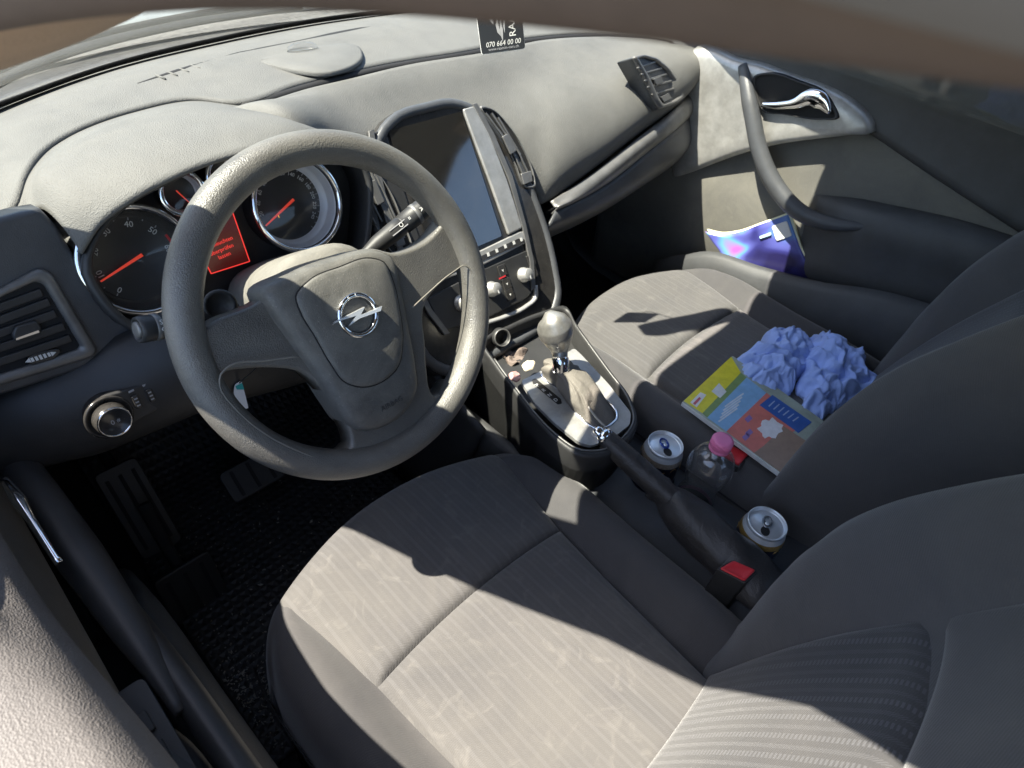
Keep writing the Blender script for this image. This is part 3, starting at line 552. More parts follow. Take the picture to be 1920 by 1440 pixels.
# ---------------------------------------------------------------- steering column with stalks
TH = R(30.5)
WH = Frame((0, 0, .92), (0, -math.cos(TH), math.sin(TH)))
col_ = thing('steering_column', 'dusty steering column shroud with indicator and wiper stalks behind the wheel', 'steering column', WH.w(0, 0, -.1))
secs = []
for n_, k in ((-.045, .82), (-.05, 1.0), (-.09, 1.05), (-.15, 1.0), (-.21, .95)):
    secs.append([WH.w(.004 + .062 * k * math.copysign(abs(math.cos(a)) ** .7, math.cos(a)), .018 + (.048 if math.sin(a) > 0 else .075) * k * math.copysign(abs(math.sin(a)) ** .75, math.sin(a)), n_) for a in np.linspace(0, 2*math.pi, 33)[:-1]])
loft('column_shroud', secs, 48, 20, mat('pale_dusty_shroud', (.09, .088, .082), .55, dust=.85, dustc=(.21, .20, .175), grain=.3, gs=1000, dscale=25), col_, cu=True)
def stalk(p0, p1, marks, endmat):
    ax = (p1 - p0) / np.linalg.norm(p1 - p0); fr = Frame(p0, ax); L_ = np.linalg.norm(p1 - p0)
    s = lathe('stalk', [(.006, 0), (.0075, L_ * .30), (.011, L_ * .42), (.0122, L_ * .62), (.0122, L_ * .70), (.0112, L_ * .705), (.0112, L_ * .72), (.0128, L_ * .725), (.0132, L_ * .97), (.0125, L_ * .995), (.0105, L_), (.0103, L_ - .002), (0, L_ - .002)], fr, M['black'], col_, 28)
    lathe('stalk_end', [(.0082, L_ - .003), (.0080, L_ + .0005), (.006, L_ + .0012), (0, L_ + .0012)], fr, endmat, s, 24)
    lathe('stalk_ring', [(.0126, L_ * .86), (.0136, L_ * .865), (.0136, L_ * .90), (.0126, L_ * .905)], fr, M['grey'], s, 28)
    side_ = CAM - (p0 + p1) / 2; side_ -= ax * (side_ @ ax); side_ /= np.linalg.norm(side_)
    sf = Frame(p0, side_, ax)
    return s, sf, L_
def wat(px, py, n): return WH.w(*WH.px(px, py, n), n)
s1_, f1_, L1 = stalk(WH.w(-.05, .022, -.085), wat(256, 619, -.055), None, M['grey'])
upx = f1_.U if f1_.U[0] > 0 else -f1_.U
fl = Frame(f1_.O, f1_.N, -f1_.U)
text('SET/', .0068, fl, -L1 * .845, .0035, .0138, M['white'], s1_); text('CLR', .0068, fl, -L1 * .845, -.0035, .0138, M['white'], s1_)
for sg in (-1, 1): extr('print', [(-L1*.66 - .004, sg*.0016), (-L1*.66 + .004, sg*.0016), (-L1*.66, sg*.0065)], fl, .0122, .0128, M['white'], s1_)
s2_, f2_, L2 = stalk(WH.w(.045, .030, -.085), wat(797, 388, -.055), None, M['black'])
for k, q in ((.60, '△'), (.68, 'O'), (.78, '='), (.93, 'A')):
    if q in 'A=O': text(q, .008, f2_, L2 * k, .001, .0134, M['white'], s2_, -1.57)
for dx in (.003, -.004): box('print', f2_, L2*.56, L2*.74, dx, dx + .0012, .0118, .0128, M['dim'], s2_)
lathe('lock_barrel', [(.016, -.002), (.017, .004), (.014, .006), (.012, .002), (0, .001)], Frame(wat(412, 572, -.06), (-.2, -.85, .4)), M['black'], col_, 24)

# ---------------------------------------------------------------- steering wheel
whl = thing('steering_wheel', 'black grained three spoke steering wheel with chrome emblem on its pad', 'steering wheel', WH.O)
rimc = [WH.w(.1695 * math.cos(a), .1695 * math.sin(a), 0) for a in np.linspace(0, 2*math.pi, 65)[:-1]]
rr_ = [(.0190 if -2.9 < ((a + math.pi) % (2*math.pi) - math.pi) < -.24 else .0180, .0172) for a in np.linspace(0, 2*math.pi, 33)]
tube('rim', rimc, rr_, M['rim'], whl, 28, True, n=160, up=tuple(WH.N))
spk_px = [(362, 640), (385, 615), (405, 600), (440, 586), (478, 570), (500, 554), (520, 527), (570, 500), (640, 478), (700, 466), (738, 474), (768, 467), (800, 450), (820, 430), (835, 412), (862, 420), (885, 470), (892, 510), (880, 506), (868, 503), (850, 514), (805, 556), (796, 572), (793, 590), (797, 640), (801, 700), (806, 730), (813, 743), (826, 738), (845, 715), (870, 720), (840, 770), (800, 810), (740, 850), (650, 874), (630, 862), (645, 848), (657, 838), (657, 822), (646, 795), (618, 750), (590, 717), (562, 697), (520, 690), (455, 692), (424, 697), (413, 706), (411, 722), (395, 745), (372, 700)]
sp_uv = cr(WH.poly(spk_px, .002), 150, True)
extr('spokes', [tuple(q) for q in sp_uv], WH, -.024, .004, M['rim'], whl, .007, 4)
hub_px = [(495, 550), (556, 510), (640, 480), (712, 468), (741, 480), (758, 540), (772, 610), (786, 690), (789, 732), (768, 775), (728, 803), (688, 812), (662, 800), (638, 768), (600, 708), (550, 640), (512, 585)]
hub = cr(WH.poly(hub_px, .018), 80, True)
dome('hub_shell', [tuple(q) for q in hub], WH, [(1.0, -.03), (1.0, .004), (.985, .010), (.955, .0145), (.90, .0175), (.8, .0195), (.5, .021), (.2, .0215)], M['pad'], whl)
pad_px = [(557, 556), (580, 527), (640, 500), (696, 484), (722, 492), (738, 525), (751, 580), (757, 640), (748, 688), (722, 714), (682, 726), (648, 716), (622, 682), (592, 630), (566, 586)]
padc = cr(WH.poly(pad_px, .024), 80, True)
pd = dome('airbag_cover', [tuple(q) for q in padc], WH, [(1.0, .012), (1.0, .0208), (.99, .0225), (.965, .0238), (.9, .0250), (.7, .0268), (.4, .028), (.1, .0284)], M['pad'], whl)
tube('seam', [WH.w(u, v, .0212) for u, v in padc[::2] * 1.0], (.0007, .0011), M['deep'], whl, 6, True, n=120, up=tuple(WH.N))
sm = [wat(x_, y_, .016) for x_, y_ in ((560, 668), (500, 676), (425, 690), (413, 704), (412, 722), (440, 765), (500, 815), (570, 850), (640, 872), (720, 862), (800, 812))]
tube('seam', sm, (.0010, .0010), mat('pale_seam', (.16, .15, .13), .6), whl, 6, n=70)
sm2 = [wat(x_, y_, .014) for x_, y_ in ((773, 577), (800, 552), (850, 510), (872, 498), (890, 520), (898, 560), (893, 640), (872, 710))]
tube('seam', sm2, (.0009, .0009), mat('pale_seam_edge', (.16, .15, .13), .6), whl, 6, n=50)
ec = WH.px(671, 591, .029)
emb = lathe('emblem_disc', [(.019, .024), (.019, .0285), (.0165, .029), (0, .029)], WH, M['pad'], whl, 40, ec)
tube('emblem_ring', [WH.w(ec[0] + .0212 * math.cos(a), ec[1] + .0212 * math.sin(a), .0305) for a in np.linspace(0, 2*math.pi, 41)[:-1]], (.0022, .0027), M['chrome'], emb, 12, True, n=64, up=tuple(WH.N))
bolt = WH.poly([(623, 609), (628, 603), (683, 575.5), (676, 590), (705, 579), (715.5, 573.5), (713, 583), (674, 597), (653, 611), (667, 592), (640, 600.5), (625, 607)], .033)
extr('emblem_bolt', bolt, WH, .0295, .0342, mat('bright_chrome_bolt', (.78, .79, .80), .25, metal=.55, mott=.03), emb, .0012, 2)
for k, s in enumerate('OPEL'):
    a = R(150 - k * 24); text(s, .0042, WH, ec[0] + .0212 * math.cos(a), ec[1] + .0212 * math.sin(a), .0326, M['white'], emb, a - math.pi / 2, 'emblem_letter')
a = WH.px(735, 757, .021); text('AIRBAG', .0085, WH, a[0], a[1], .0212, mat('embossed_print', (.05, .05, .05), .35), whl, 0, 'lettering')
# ---------------------------------------------------------------- seats
def seat(cx, dy, dz, lab, far):
    kb_, yb_ = (.78, -.512) if far else (.93, -.5)
    O = A3(cx, dy, dz)
    st = thing('car_seat', lab, 'seat', (cx, dy - .25, .3), 'front seats')
    yf = lambda x: .0 - 1.25 * abs(x) ** 2 - 9 * max(0, abs(x) - .19) ** 2
    hw = lambda b: .262 - .012 * math.sin(math.pi * b)                       # half width along the cushion
    iw = lambda y: np.interp(y, [-.52, -.2, 0], [.135, .163, .200])
    # base cushion with side bolsters: cross sections from the front roll to the back
    prof = [(-1.0, -.17), (-1.02, -.10), (-1.0, -.04), (-.95, -.002), (-.86, .012), (-.76, .006), (-.66, -.016), (-.4, -.016), (0, -.014), (.4, -.016), (.66, -.016), (.76, .006), (.86, .012), (.95, -.002), (1.0, -.04), (1.02, -.10), (1.0, -.17)]
    rows = []
    for y, zz, k, kx in ((.018, -.19, .3, .95), (.030, -.13, .3, .97), (.030, -.075, .4, .985), (.016, -.03, .7, .99), (-.03, -.004, 1, .995), (-.10, .004, 1, 1), (-.2, .002, 1, 1), (-.3, -.002, 1, 1.), (-.42, -.004, 1, 1.), (-.54, -.01, 1, .98)):
        r_ = []
        for a, h in prof:
            x = a * .262 * kx; yy = y + (yf(x) * np.interp(y, [-.3, 0], [0, 1])); r_.append(O + A3(x, yy, zz + (h * k if h > -.05 else h * (1 if y < -.02 else .3))))
        rows.append(r_)
    loft('cushion', rows, 70, 60, M['seat'], st)
    # two quilted centre panels
    def panel(name, ya, yb, mt):
        nx, ny = 60, 50; vs, fs = [], []
        for i in range(nx + 1):
            for j in range(ny + 1):
                s, t = i / nx * 2 - 1, j / ny; y = ya + (yb - ya) * t; w_ = iw(y) + .006; x = s * w_
                yy = y + yf(x) * np.interp(y, [-.3, 0], [0, 1]) if ya > -.1 else y + yf(x) * np.interp(y, [-.3, 0], [0, 1])
                ed = min(1 - abs(s), (1 - abs(2 * t - 1)) * .9) ; q = min(1, max(0, ed) / .16); pz = .017 * math.sqrt(max(0, 1 - (1 - q) ** 2))
                fr_ = 0 if y < -.03 else -((y + .03) ** 2) * 9
                z = -.016 + pz + fr_ + .006 * (1 - s * s) - .004 * math.exp(-((y + .30) / .12) ** 2) + .003 * noise.noise(Vector((x * 9 + cx * 7, y * 9, 1)))
                vs.append(O + A3(x, yy, z))
        for i in range(nx):
            for j in range(ny): a = i * (ny + 1) + j; fs.append((a, a + ny + 1, a + ny + 2, a + 1))
        return mesh(name, vs, fs, mt, st)
    panel('cushion_panel', .018, -.203, M['insert']); panel('cushion_panel', -.199, -.515, M['insert'])
    # backrest
    a = R(24); B = Frame(O + A3(0, yb_, .01), (0, math.cos(a), math.sin(a)), (1, 0, 0))
    if B.V[2] < 0: B.V = -B.V
    bn = lambda v: np.interp(v, [-.06, 0, .06, .12, .2, .28, .36, .45, .6], [.0, .022, .05, .075, .10, .108, .10, .085, .06]) * kb_
    rows = []
    for v in (-.08, -.02, .04, .1, .16, .22, .28, .36, .45, .55, .64):
        b = bn(v); wv = np.interp(v, [-.08, 0, .1, .3, .5, .64], [.235, .25, .262, .27, .265, .235]); iwv = np.interp(v, [0, .1, .3, .6], [.15, .16, .185, .17])
        t_ = .13
        sec = [(-wv * .93, -t_), (-wv * 1.0, -t_ * .6), (-wv * 1.03, -.02), (-wv * 1.01, b * .72), (-wv * .945, b * 1.0), (-wv * .86, b * .93), (-iwv - .010, b * .45), (-iwv + .01, b * .18 - .004), (-iwv * .6, -.006), (0, -.008),
               (iwv * .6, -.006), (iwv - .01, b * .18 - .004), (iwv + .010, b * .45), (wv * .86, b * .93), (wv * .945, b), (wv * 1.01, b * .72), (wv * 1.03, -.02), (wv, -t_ * .6), (wv * .93, -t_), (0, -t_ * 1.05)]
        rows.append([B.w(u, v, n_) for u, n_ in sec])
    loft('backrest', rows, 110, 60, M['seat'], st, cu=True)
    def bpanel(va, vb, mt, bulge):
        nx, ny = 50, 50; vs, fs = [], []
        for i in range(nx + 1):
            for j in range(ny + 1):
                s, t = i / nx * 2 - 1, j / ny; v = va + (vb - va) * t
                iwv = np.interp(v, [0, .1, .3, .6], [.15, .16, .185, .17]) + .004; x = s * iwv
                ed = min(1 - abs(s), (1 - abs(2 * t - 1)) * .8); q = min(1, max(0, ed) / .13)
                n_ = -.010 + (.014 + bulge * math.sin(math.pi * t)) * math.sqrt(max(0, 1 - (1 - q) ** 2)) + .18 * bn(v) * abs(s) ** 5
                vs.append(B.w(x, v + .012 * (1 - s * s), n_))
        for i in range(nx):
            for j in range(ny): k = i * (ny + 1) + j; fs.append((k, k + ny + 1, k + ny + 2, k + 1))
        return mesh('backrest_panel', vs, fs, mt, st)
    bpanel(-.03, .29, M['backins'], .010); bpanel(.294, .62, M['seat'], .006)
    # piping seams
    for s in (-1, 1):
        tube('seam', [B.w(s * np.interp(v, [.0, .1, .3, .6], [.153, .163, .188, .173]), v, bn(v) * .30) for v in (.10, .14, .2, .28, .36, .48, .6)], .0012, M['deep'], st, 6, n=40)
        tube('seam', [B.w(s * np.interp(v, [.0, .1, .3, .5], [.250, .262, .27, .265]) * 1.03, v, .012 + bn(v) * .1) for v in (.12, .2, .3, .4, .5, .6)], .0011, M['deep'], st, 6, n=40)
        tube('seam', [O + A3(s * .258, -.02 - 9 * .07 ** 2, -.075), O + A3(s * .2675, -.12, -.045), O + A3(s * .268, -.3, -.045), O + A3(s * .262, -.5, -.05)], .0016, M['deep'], st, 6, n=30)
    loft('seat_base', [[O + A3(x, y, z) for x, y in ((-.22, -.05), (.22, -.05), (.22, -.5), (-.22, -.5))] for z in (-.15, -.21, -.25)], 40, 6, M['deep'], st, cu=True)
    tube('headrest', [B.w(-.11, .74, -.03), B.w(0, .745, -.025), B.w(.11, .74, -.03)], [(.05, .045), (.085, .055), (.085, .055), (.05, .045)], M['seat'], st, 16, n=16, up=tuple(B.V))
    return st, O, B
s_d, OD, BD = seat(.025, 0.0, .557, 'dark cloth driver seat with sunlit cushion in front of the steering wheel', False)
s_p, OP, BP = seat(.712, .10, .592, 'dark cloth passenger seat with magazine and blue tissue on it', True)

# ---------------------------------------------------------------- doors
def door(mx, lab):
    """built for the passenger side, mirrored about the car's centre line for the driver's side"""
    X = (lambda x: x) if not mx else (lambda x: .690 - x)
    q = lambda *p: A3(X(p[0]), p[1], p[2])
    dr = thing('car_door', lab, 'door', q(1.1, -.1, .35), 'front doors')
    TOP = M['leather'] if mx else M['doordark']
    # top sill pad
    ys = (.38, .25, .1, -.1, -.3, -.5, -.75)
    zt = (lambda y: np.interp(y, [-.75, -.33, -.05, .25, .38], [1.15, 1.125, 1.075, 1.012, .985])) if not mx else (lambda y: np.interp(y, [-.75, -.42, -.1, .1, .25, .38], [.905, .910, .917, .93, .95, .955])); zs = lambda y: np.interp(y, [-.75, -.42, -.25, -.1, .1, .24, .38], [.86, .905, .945, .975, .984, .984, .97]) - .018 if not mx else zt(y) - .075
    xo = .012 if not mx else 0.0
    rows = [[q(1.155, y, zt(y) - .02) for y in ys], [q(1.145, y, zt(y) + .004) for y in ys], [q(1.115, y, zt(y) + .014) for y in ys], [q(1.082, y, zt(y) + .006) for y in ys], [q(1.068, y, zt(y) - .02) for y in ys], [q(1.06, y, min(zs(y), zt(y) - .03) + .012) for y in ys], [q(1.058, y, min(zs(y), zt(y) - .03)) for y in ys], [q(1.068, y, min(zs(y), zt(y) - .03) - .012) for y in ys]]
    if mx:
        xi = lambda y: np.interp(y, [-.75, -.4, -.28, -.2, -.12, 0, .38], [1.018, 1.020, 1.024, 1.034, 1.046, 1.052, 1.058])
        rows = [[q(1.165, y, zt(y) - .03) for y in ys], [q(1.150, y, zt(y) - .006) for y in ys], [q(1.115, y, zt(y) + .004) for y in ys], [q(1.07, y, zt(y) + .0) for y in ys], [q(xi(y) + .022, y, zt(y) - .006) for y in ys], [q(xi(y) + .006, y, zt(y) - .028) for y in ys], [q(xi(y), y, zt(y) - .06) for y in ys], [q(xi(y) + .02, y, zt(y) - .075) for y in ys]]
    loft('sill_pad', rows, 60, 40, TOP, dr, solid=.004)
    # inner card
    ycs = (.42, .28, .15, 0, -.15, -.3, -.5, -.75)
    card = [[q(1.068, y, zs(y) - .01) for y in ycs], [q(1.066, y, .86) for y in ycs], [q(1.062, y, .78) for y in ycs], [q(1.05, y, .72) for y in ycs], [q(1.05, y, .62) for y in ycs], [q(1.075, y, .50) for y in ycs], [q(1.085, y, .35) for y in ycs]]
    loft('door_card', card, 50, 40, M['doorcloth'], dr, solid=.004)
    D = Frame(q(1.055, 0, .9), (-1 if not mx else 1, 0, .0), (0, -1, 0) if not mx else (0, 1, 0))
    if not mx:
        DP = lambda pts, n=.0: D.poly(pts, n)
    # silver bolster trim with handle recess
    tr = [(1290, 130), (1300, 96), (1312, 84), (1340, 88), (1385, 108), (1430, 118), (1490, 140), (1560, 165), (1610, 195), (1640, 232), (1642, 246), (1610, 250), (1540, 258), (1470, 268), (1400, 285), (1330, 310), (1290, 325), (1270, 330), (1275, 260), (1286, 190)]
    DS = Frame((1.055, 0, .9), (-1, 0, 0), (0, -1, 0))
    S_ = lambda pts, n=0.0: [(u, v) for u, v in DS.poly(pts, n)]
    def DD(u, v, n):
        p = DS.w(u, v, n)
        return q(*p) if not mx else q(p[0] + .035, p[1], p[2] - .085)
    class F2: pass
    F = F2(); F.w = DD
    tuv = cr(S_(tr), 80, True)
    dome('bolster_trim', [tuple(k) for k in tuv], F, [(1.0, -.02), (1.0, .006), (.985, .014), (.95, .020), (.8, .024), (.5, .022)], M['silver'] if not mx else M['grey'], dr)
    rc = cr(S_([(1415, 142), (1440, 136), (1500, 152), (1545, 172), (1566, 200), (1574, 220), (1540, 224), (1470, 214), (1432, 208), (1418, 180)], .024), 50, True)
    rec = extr('handle_recess', [tuple(k) for k in rc], F, .018, .0262, M['deep'], dr)
    band('recess_frame', [tuple(k) for k in rc], [tuple(rc.mean(0) + (k - rc.mean(0)) * .92) for k in rc], F, .018, .030, M['black'], rec, .002, round_=False)
    lv = [DD(*S_([p_], .034)[0], .034) for p_ in ((1428, 196), (1460, 197), (1495, 192), (1520, 182), (1540, 190), (1556, 212))]
    if not mx: tube('door_lever', lv, [(.005, .004), (.0075, .005), (.009, .006), (.015, .007), (.017, .007), (.004, .004)], M['chrome'], dr, 12, n=30, up=(0, 0, 1))
    # pull handle sweeping into the armrest
    if not mx:
        pp = [(1392, 122), (1400, 165), (1410, 215), (1425, 285), (1455, 350), (1500, 398), (1560, 420), (1632, 426)]
        nn_ = [.02, .035, .045, .052, .056, .056, .05, .036]
        tube('pull_handle', [DD(*S_([p_], k)[0], k) for p_, k in zip(pp, nn_)], [(.006, .010), (.014, .016), (.015, .017), (.016, .018), (.016, .018), (.013, .015), (.004, .006)], M['dashlow'], dr, 16, n=50, up=(-1, 0, 0))
    else:
        hp = [P(-60, 760, z=.75), P(10, 845, z=.75), P(95, 965, z=.752), P(200, 1115, z=.755), P(285, 1245, z=.757), P(338, 1335, z=.757)]
        tube('pull_handle', hp, [(.016, .016), (.018, .019), (.020, .021), (.020, .021), (.015, .016), (.004, .005)], M['black'], dr, 18, n=50, up=(0, 0, 1))
        tube('handle_root', [P(100, 955, z=.735), P(210, 1105, z=.738), P(320, 1255, z=.742), P(420, 1400, z=.745), (-.302, -.36, .745), (-.30, -.6, .745)], [(.010, .006), (.018, .010), (.020, .013), (.022, .014), (.022, .014), (.022, .014)], M['black'], dr, 16, n=40, up=(0, 0, 1))
        tube('door_lever', [P(8, 900, z=.80), P(30, 930, z=.80), P(55, 968, z=.80), P(85, 1015, z=.80), P(110, 1055, z=.80)], [(.003, .004), (.006, .007), (.004, .004), (.0025, .0035), (.002, .0035)], M['chrome'], dr, 10, n=24, up=(0, 0, 1))
    # armrest ledge and pocket
    ya = (-.11, -.14, -.18, -.26, -.36, -.5, -.74); ex = lambda y: np.interp(y, [-.74, -.2, -.11], [1, 1, 0])
    ztp = lambda y: np.interp(y, [-.74, -.45, -.33, -.18, -.11], [.86, .86, .845, .812, .79]) - (.0 if not mx else .06)
    loft('armrest', [[q(1.066, y, ztp(y) + .004) for y in ya], [q(1.06 - .025 * ex(y), y, ztp(y) + .002) for y in ya], [q(1.058 - .036 * ex(y), y, ztp(y) - .004) for y in ya], [q(1.056 - .042 * ex(y), y, ztp(y) - .022) for y in ya], [q(1.054 - .040 * ex(y), y, ztp(y) - .09) for y in ya], [q(1.052 - .030 * ex(y), y, ztp(y) - .17) for y in ya], [q(1.06, y, ztp(y) - .22) for y in ya]], 40, 30, M['doordark'], dr, solid=.004)
    yp = (.16, .10, .04, -.08, -.2, -.35, -.6)
    zp = lambda y: np.interp(y, [-.6, -.365, -.16, .06, .16], [.74, .715, .650, .602, .52])
    loft('door_pocket', [[q(1.072, y, .40) for y in yp], [q(.99, y, .385) for y in yp], [q(.982, y, .45) for y in yp], [q(.984, y, zp(y) - .01) for y in yp], [q(.990, y, zp(y)) for y in yp], [q(.998, y, zp(y) - .006) for y in yp], [q(1.0, y, .42) for y in yp]], 40, 30, M['doordark'], dr, solid=.003)
    if mx:   # switch panel on the driver's armrest
        sw = Frame(q(1.040, -.20, .757), (0, 0, 1))
        pn = extr('switch_panel', rpoly([(-.028, -.10), (.022, -.10), (.022, .06), (-.028, .06)], .008), sw, -.004, .003, M['black'], dr, .001)
        for k in range(3): extr('window_switch', rpoly([(-.018, -.05 + k*.03), (.012, -.05 + k*.03), (.012, -.03 + k*.03), (-.018, -.03 + k*.03)], .002), sw, .002, .007, M['black'], pn, .0015)
    return dr
door(False, 'passenger door with silver trim, chrome lever and curved pull handle')
door(True, 'driver door with sunlit grained grey sill pad in the near corner')
# ---------------------------------------------------------------- centre console
con = thing('centre_console', 'dark centre console with silver shift plate, storage cubby and cup wells between the seats', 'console', (.37, -.2, .3))
def holed(name, outer, holes, z, mt, parent, thick):
    bm = bmesh.new(); ed = []
    for L_ in [outer] + holes:
        vv = [bm.verts.new((a, b, z)) for a, b in L_]
        for i in range(len(vv)): ed.append(bm.edges.new((vv[i], vv[(i+1) % len(vv)])))
    bmesh.ops.triangle_fill(bm, use_beauty=True, use_dissolve=False, edges=ed)
    me = bpy.data.meshes.new(name); bm.to_mesh(me); bm.free(); o = link(name, me, mt, parent)
    s = o.modifiers.new('solid', 'SOLIDIFY'); s.thickness = thick; s.offset = -1; return o
c1p, c2p, btp = P(1246, 838, z=.612), P(1437, 984, z=.614), np.array([.402, -.318, .5])
circ = lambda c, r_, n=28: [(c[0] + r_ * math.cos(2*math.pi*k/n), c[1] + r_ * math.sin(2*math.pi*k/n)) for k in range(n)]
ZD, ZF = .530, .505
holed('console_deck', [(.262, -.12), (.475, -.12), (.482, -.3), (.485, -.62), (.255, -.62), (.258, -.3)], [circ(c1p, .0375), circ(btp, .0335), circ(c2p, .0375)], ZD, M['dashlow'], con, .004)
FZ = Frame((0, 0, 0), (0, 0, 1))
for c_, r_ in ((c1p, .0375), (btp, .0335), (c2p, .0375)):
    lathe('cup_well', [(r_ + .002, ZD + .001), (r_ + .0005, ZD + .0025), (r_, ZD + .001), (r_ - .001, ZF - .001), (0, ZF - .001)], FZ, M['black'], con, 40, (c_[0], c_[1]))
loft('console_side', [[(x, y, z) for y in (.2, 0, -.15, -.3, -.62)] for x, z in ((.20, .29), (.228, .42), (.242, .515), (.252, .536), (.262, .541))], 16, 12, M['black'], con, solid=.004)
loft('console_side', [[(x, y, z) for y in (.2, 0, -.15, -.3, -.62)] for x, z in ((.54, .29), (.515, .42), (.500, .515), (.490, .536), (.480, .541))], 16, 12, M['black'], con, solid=.004)
CN = Frame((.37, -.09, .638), (0, -.10, 1))
hs = cr(CN.poly([(900, 640), (925, 685), (962, 735), (1000, 785), (1045, 830), (1085, 856), (1130, 858), (1175, 832), (1196, 796), (1184, 752), (1145, 698), (1105, 643), (1078, 605), (1060, 575), (1015, 585), (950, 612)]), 80, True)
hsg = extr('shift_housing', [tuple(q) for q in hs], CN, -.13, -.035, M['black'], con)
ctr_h = hs.mean(0)
band('housing_rim', [tuple(ctr_h + (q - ctr_h) * 1.0) for q in hs], [tuple(ctr_h + (q - ctr_h) * .925) for q in hs], CN, -.128, .004, M['black'], con, .006, round_=False)
tube('rim_chrome_line', [CN.w(*(ctr_h + (q - ctr_h) * .935), .0045) for q in hs[4:58]], (.0012, .0016), M['grey'], con, 6, n=90, up=tuple(CN.N))
pln = rpoly(CN.poly([(976, 716), (1010, 700), (1060, 665), (1076, 655), (1090, 668), (1140, 722), (1182, 776), (1180, 798), (1150, 822), (1108, 838), (1085, 832), (1040, 796), (1000, 756)]), .006)
hole = rpoly(CN.poly([(1012, 706), (1040, 690), (1070, 686), (1088, 705), (1115, 735), (1155, 772), (1156, 789), (1124, 808), (1105, 800), (1078, 775), (1056, 738)]), .006)
ps = holed  # plate with an opening for the gaiter
bm = bmesh.new(); ed = []
for L_ in (pln, hole):
    vv = [bm.verts.new(CN.w(a, b, .0)) for a, b in L_]
    for i in range(len(vv)): ed.append(bm.edges.new((vv[i], vv[(i+1) % len(vv)])))
bmesh.ops.triangle_fill(bm, use_beauty=True, use_dissolve=False, edges=ed); bmesh.ops.recalc_face_normals(bm, faces=bm.faces)
me = bpy.data.meshes.new('shift_plate'); bm.to_mesh(me); bm.free(); spo = link('shift_plate', me, M['silver'], con); sm_ = spo.modifiers.new('s', 'SOLIDIFY'); sm_.thickness = .006; sm_.offset = 0
tube('plate_edge', [CN.w(a, b, .003) for a, b in hole[::2]], (.0022, .0026), M['chrome'], con, 8, True, n=90, up=tuple(CN.N))
ind = CN.poly([(997, 712), (1004, 709), (1052, 748), (1054, 756), (1046, 758), (1000, 720)], .004)
idp = extr('gear_indicator', rpoly(ind, .002), CN, .001, .0045, M['gloss'], con, .001)
for k, s in enumerate('PRND'):
    a = CN.px(1008 + k * 11.5, 722 + k * 9.2, .005); text(s, .009, CN, a[0], a[1], .0047, M['white'], idp, 0, 'gear_letter')
sk_ = Frame(P(941, 633, z=.655), (-.25, -.80, .5))
soc = lathe('power_socket', [(.0165, -.02), (.0165, .002), (.0145, .004), (.012, .002), (.0115, -.03), (0, -.03)], sk_, M['black'], con, 32)
tube('socket_ring', [sk_.w(.0145 * math.cos(a), .0145 * math.sin(a), .003) for a in np.linspace(0, 2*math.pi, 25)[:-1]], .0012, M['grey'], soc, 6, True)
loft('tunnel_panel', [[(.20, y, z) for y, z in ((.05, .30), (.2, .32), (.4, .4))], [(.222, y, z) for y, z in ((.02, .45), (.16, .47), (.35, .52))], [(.235, y, z) for y, z in ((.0, .56), (.12, .60), (.27, .68))]], 12, 12, M['black'], con, solid=.004)
loft('tunnel_panel', [[(.54, y, z) for y, z in ((.05, .30), (.2, .32), (.4, .4))], [(.515, y, z) for y, z in ((.02, .45), (.16, .47), (.35, .52))], [(.50, y, z) for y, z in ((.0, .56), (.12, .62), (.27, .70))]], 12, 12, M['black'], con, solid=.004)
# scraps in the cubby
CB = Frame((.37, .03, .612), (0, -.1, 1))
def scrap(name, label, pts, z0, amp, mt, seed, cat='paper'):
    fr = Frame((0, 0, z0), (0, 0, 1)); poly = [tuple(q[:2]) for q in cr([P(a, b, z=z0) for a, b in pts], 26, True)]
    def fn(v, s):
        k = noise.noise(Vector((v[0] * 60, v[1] * 60, seed))) ; return v + A3(noise.noise(Vector((v[0]*50, v[1]*50, seed + 9))) * amp * .5, 0, abs(k) * amp)
    return tag(dome(name, poly, fr, [(1, 0), (1.02, .001), (.9, .003), (.7, .004), (.45, .005), (.2, .004)], mt, None, fn, smooth=False), label, cat)
scrap('crumpled_receipt', 'crumpled brownish paper receipt in the console cubby', [(936, 668), (960, 655), (985, 662), (978, 680), (955, 690), (940, 684)], .612, .020, mat('brown_paper', (.18, .14, .12), .8), 3)
scrap('paper_scrap', 'small cream paper scrap at the edge of the console cubby', [(978, 688), (990, 678), (1003, 680), (1000, 692), (984, 698)], .640, .008, mat('cream_paper', (.62, .55, .42), .8), 5)
scrap('sweet_wrapper', 'small white and red sweet wrapper in the console cubby', [(955, 703), (968, 698), (976, 712), (966, 718)], .640, .008, mat('wrapper', (.55, .32, .30), .4), 8, 'wrapper')

# ---------------------------------------------------------------- gear selector
gsl = thing('gear_selector', 'satin silver automatic gear selector with grey leather gaiter', 'gear lever', CN.w(-.01, .02, 0))
nk = P(1052, 690, z=.682)
base = np.array([CN.w(a, b, -.004) for a, b in hole]); nb = len(base)
rows = []
for t in (0, .12, .3, .5, .7, .88, 1.0):
    ring = []
    for i in range(nb):
        a = 2 * math.pi * i / nb; q = base[i]; dv = q - base.mean(0); u = dv / np.linalg.norm(dv); tip = nk + A3(u[0], u[1], 0) * .0135
        k = t ** .8; p = q * (1 - k) + tip * k + A3(0, 0, .010 * math.sin(math.pi * t)) + u * (.006 * math.sin(math.pi * t) + .0055 * math.sin(6 * a + 6 * t + 2 * math.sin(3 * a)) * math.sin(math.pi * t))
        ring.append(p)
    rows.append(ring)
loft('gaiter', rows, 70, 30, M['gaiter'], gsl, cu=True)
st_ = [rows[k][int(nb * .60)] + A3(0, 0, .002) for k in range(7)]
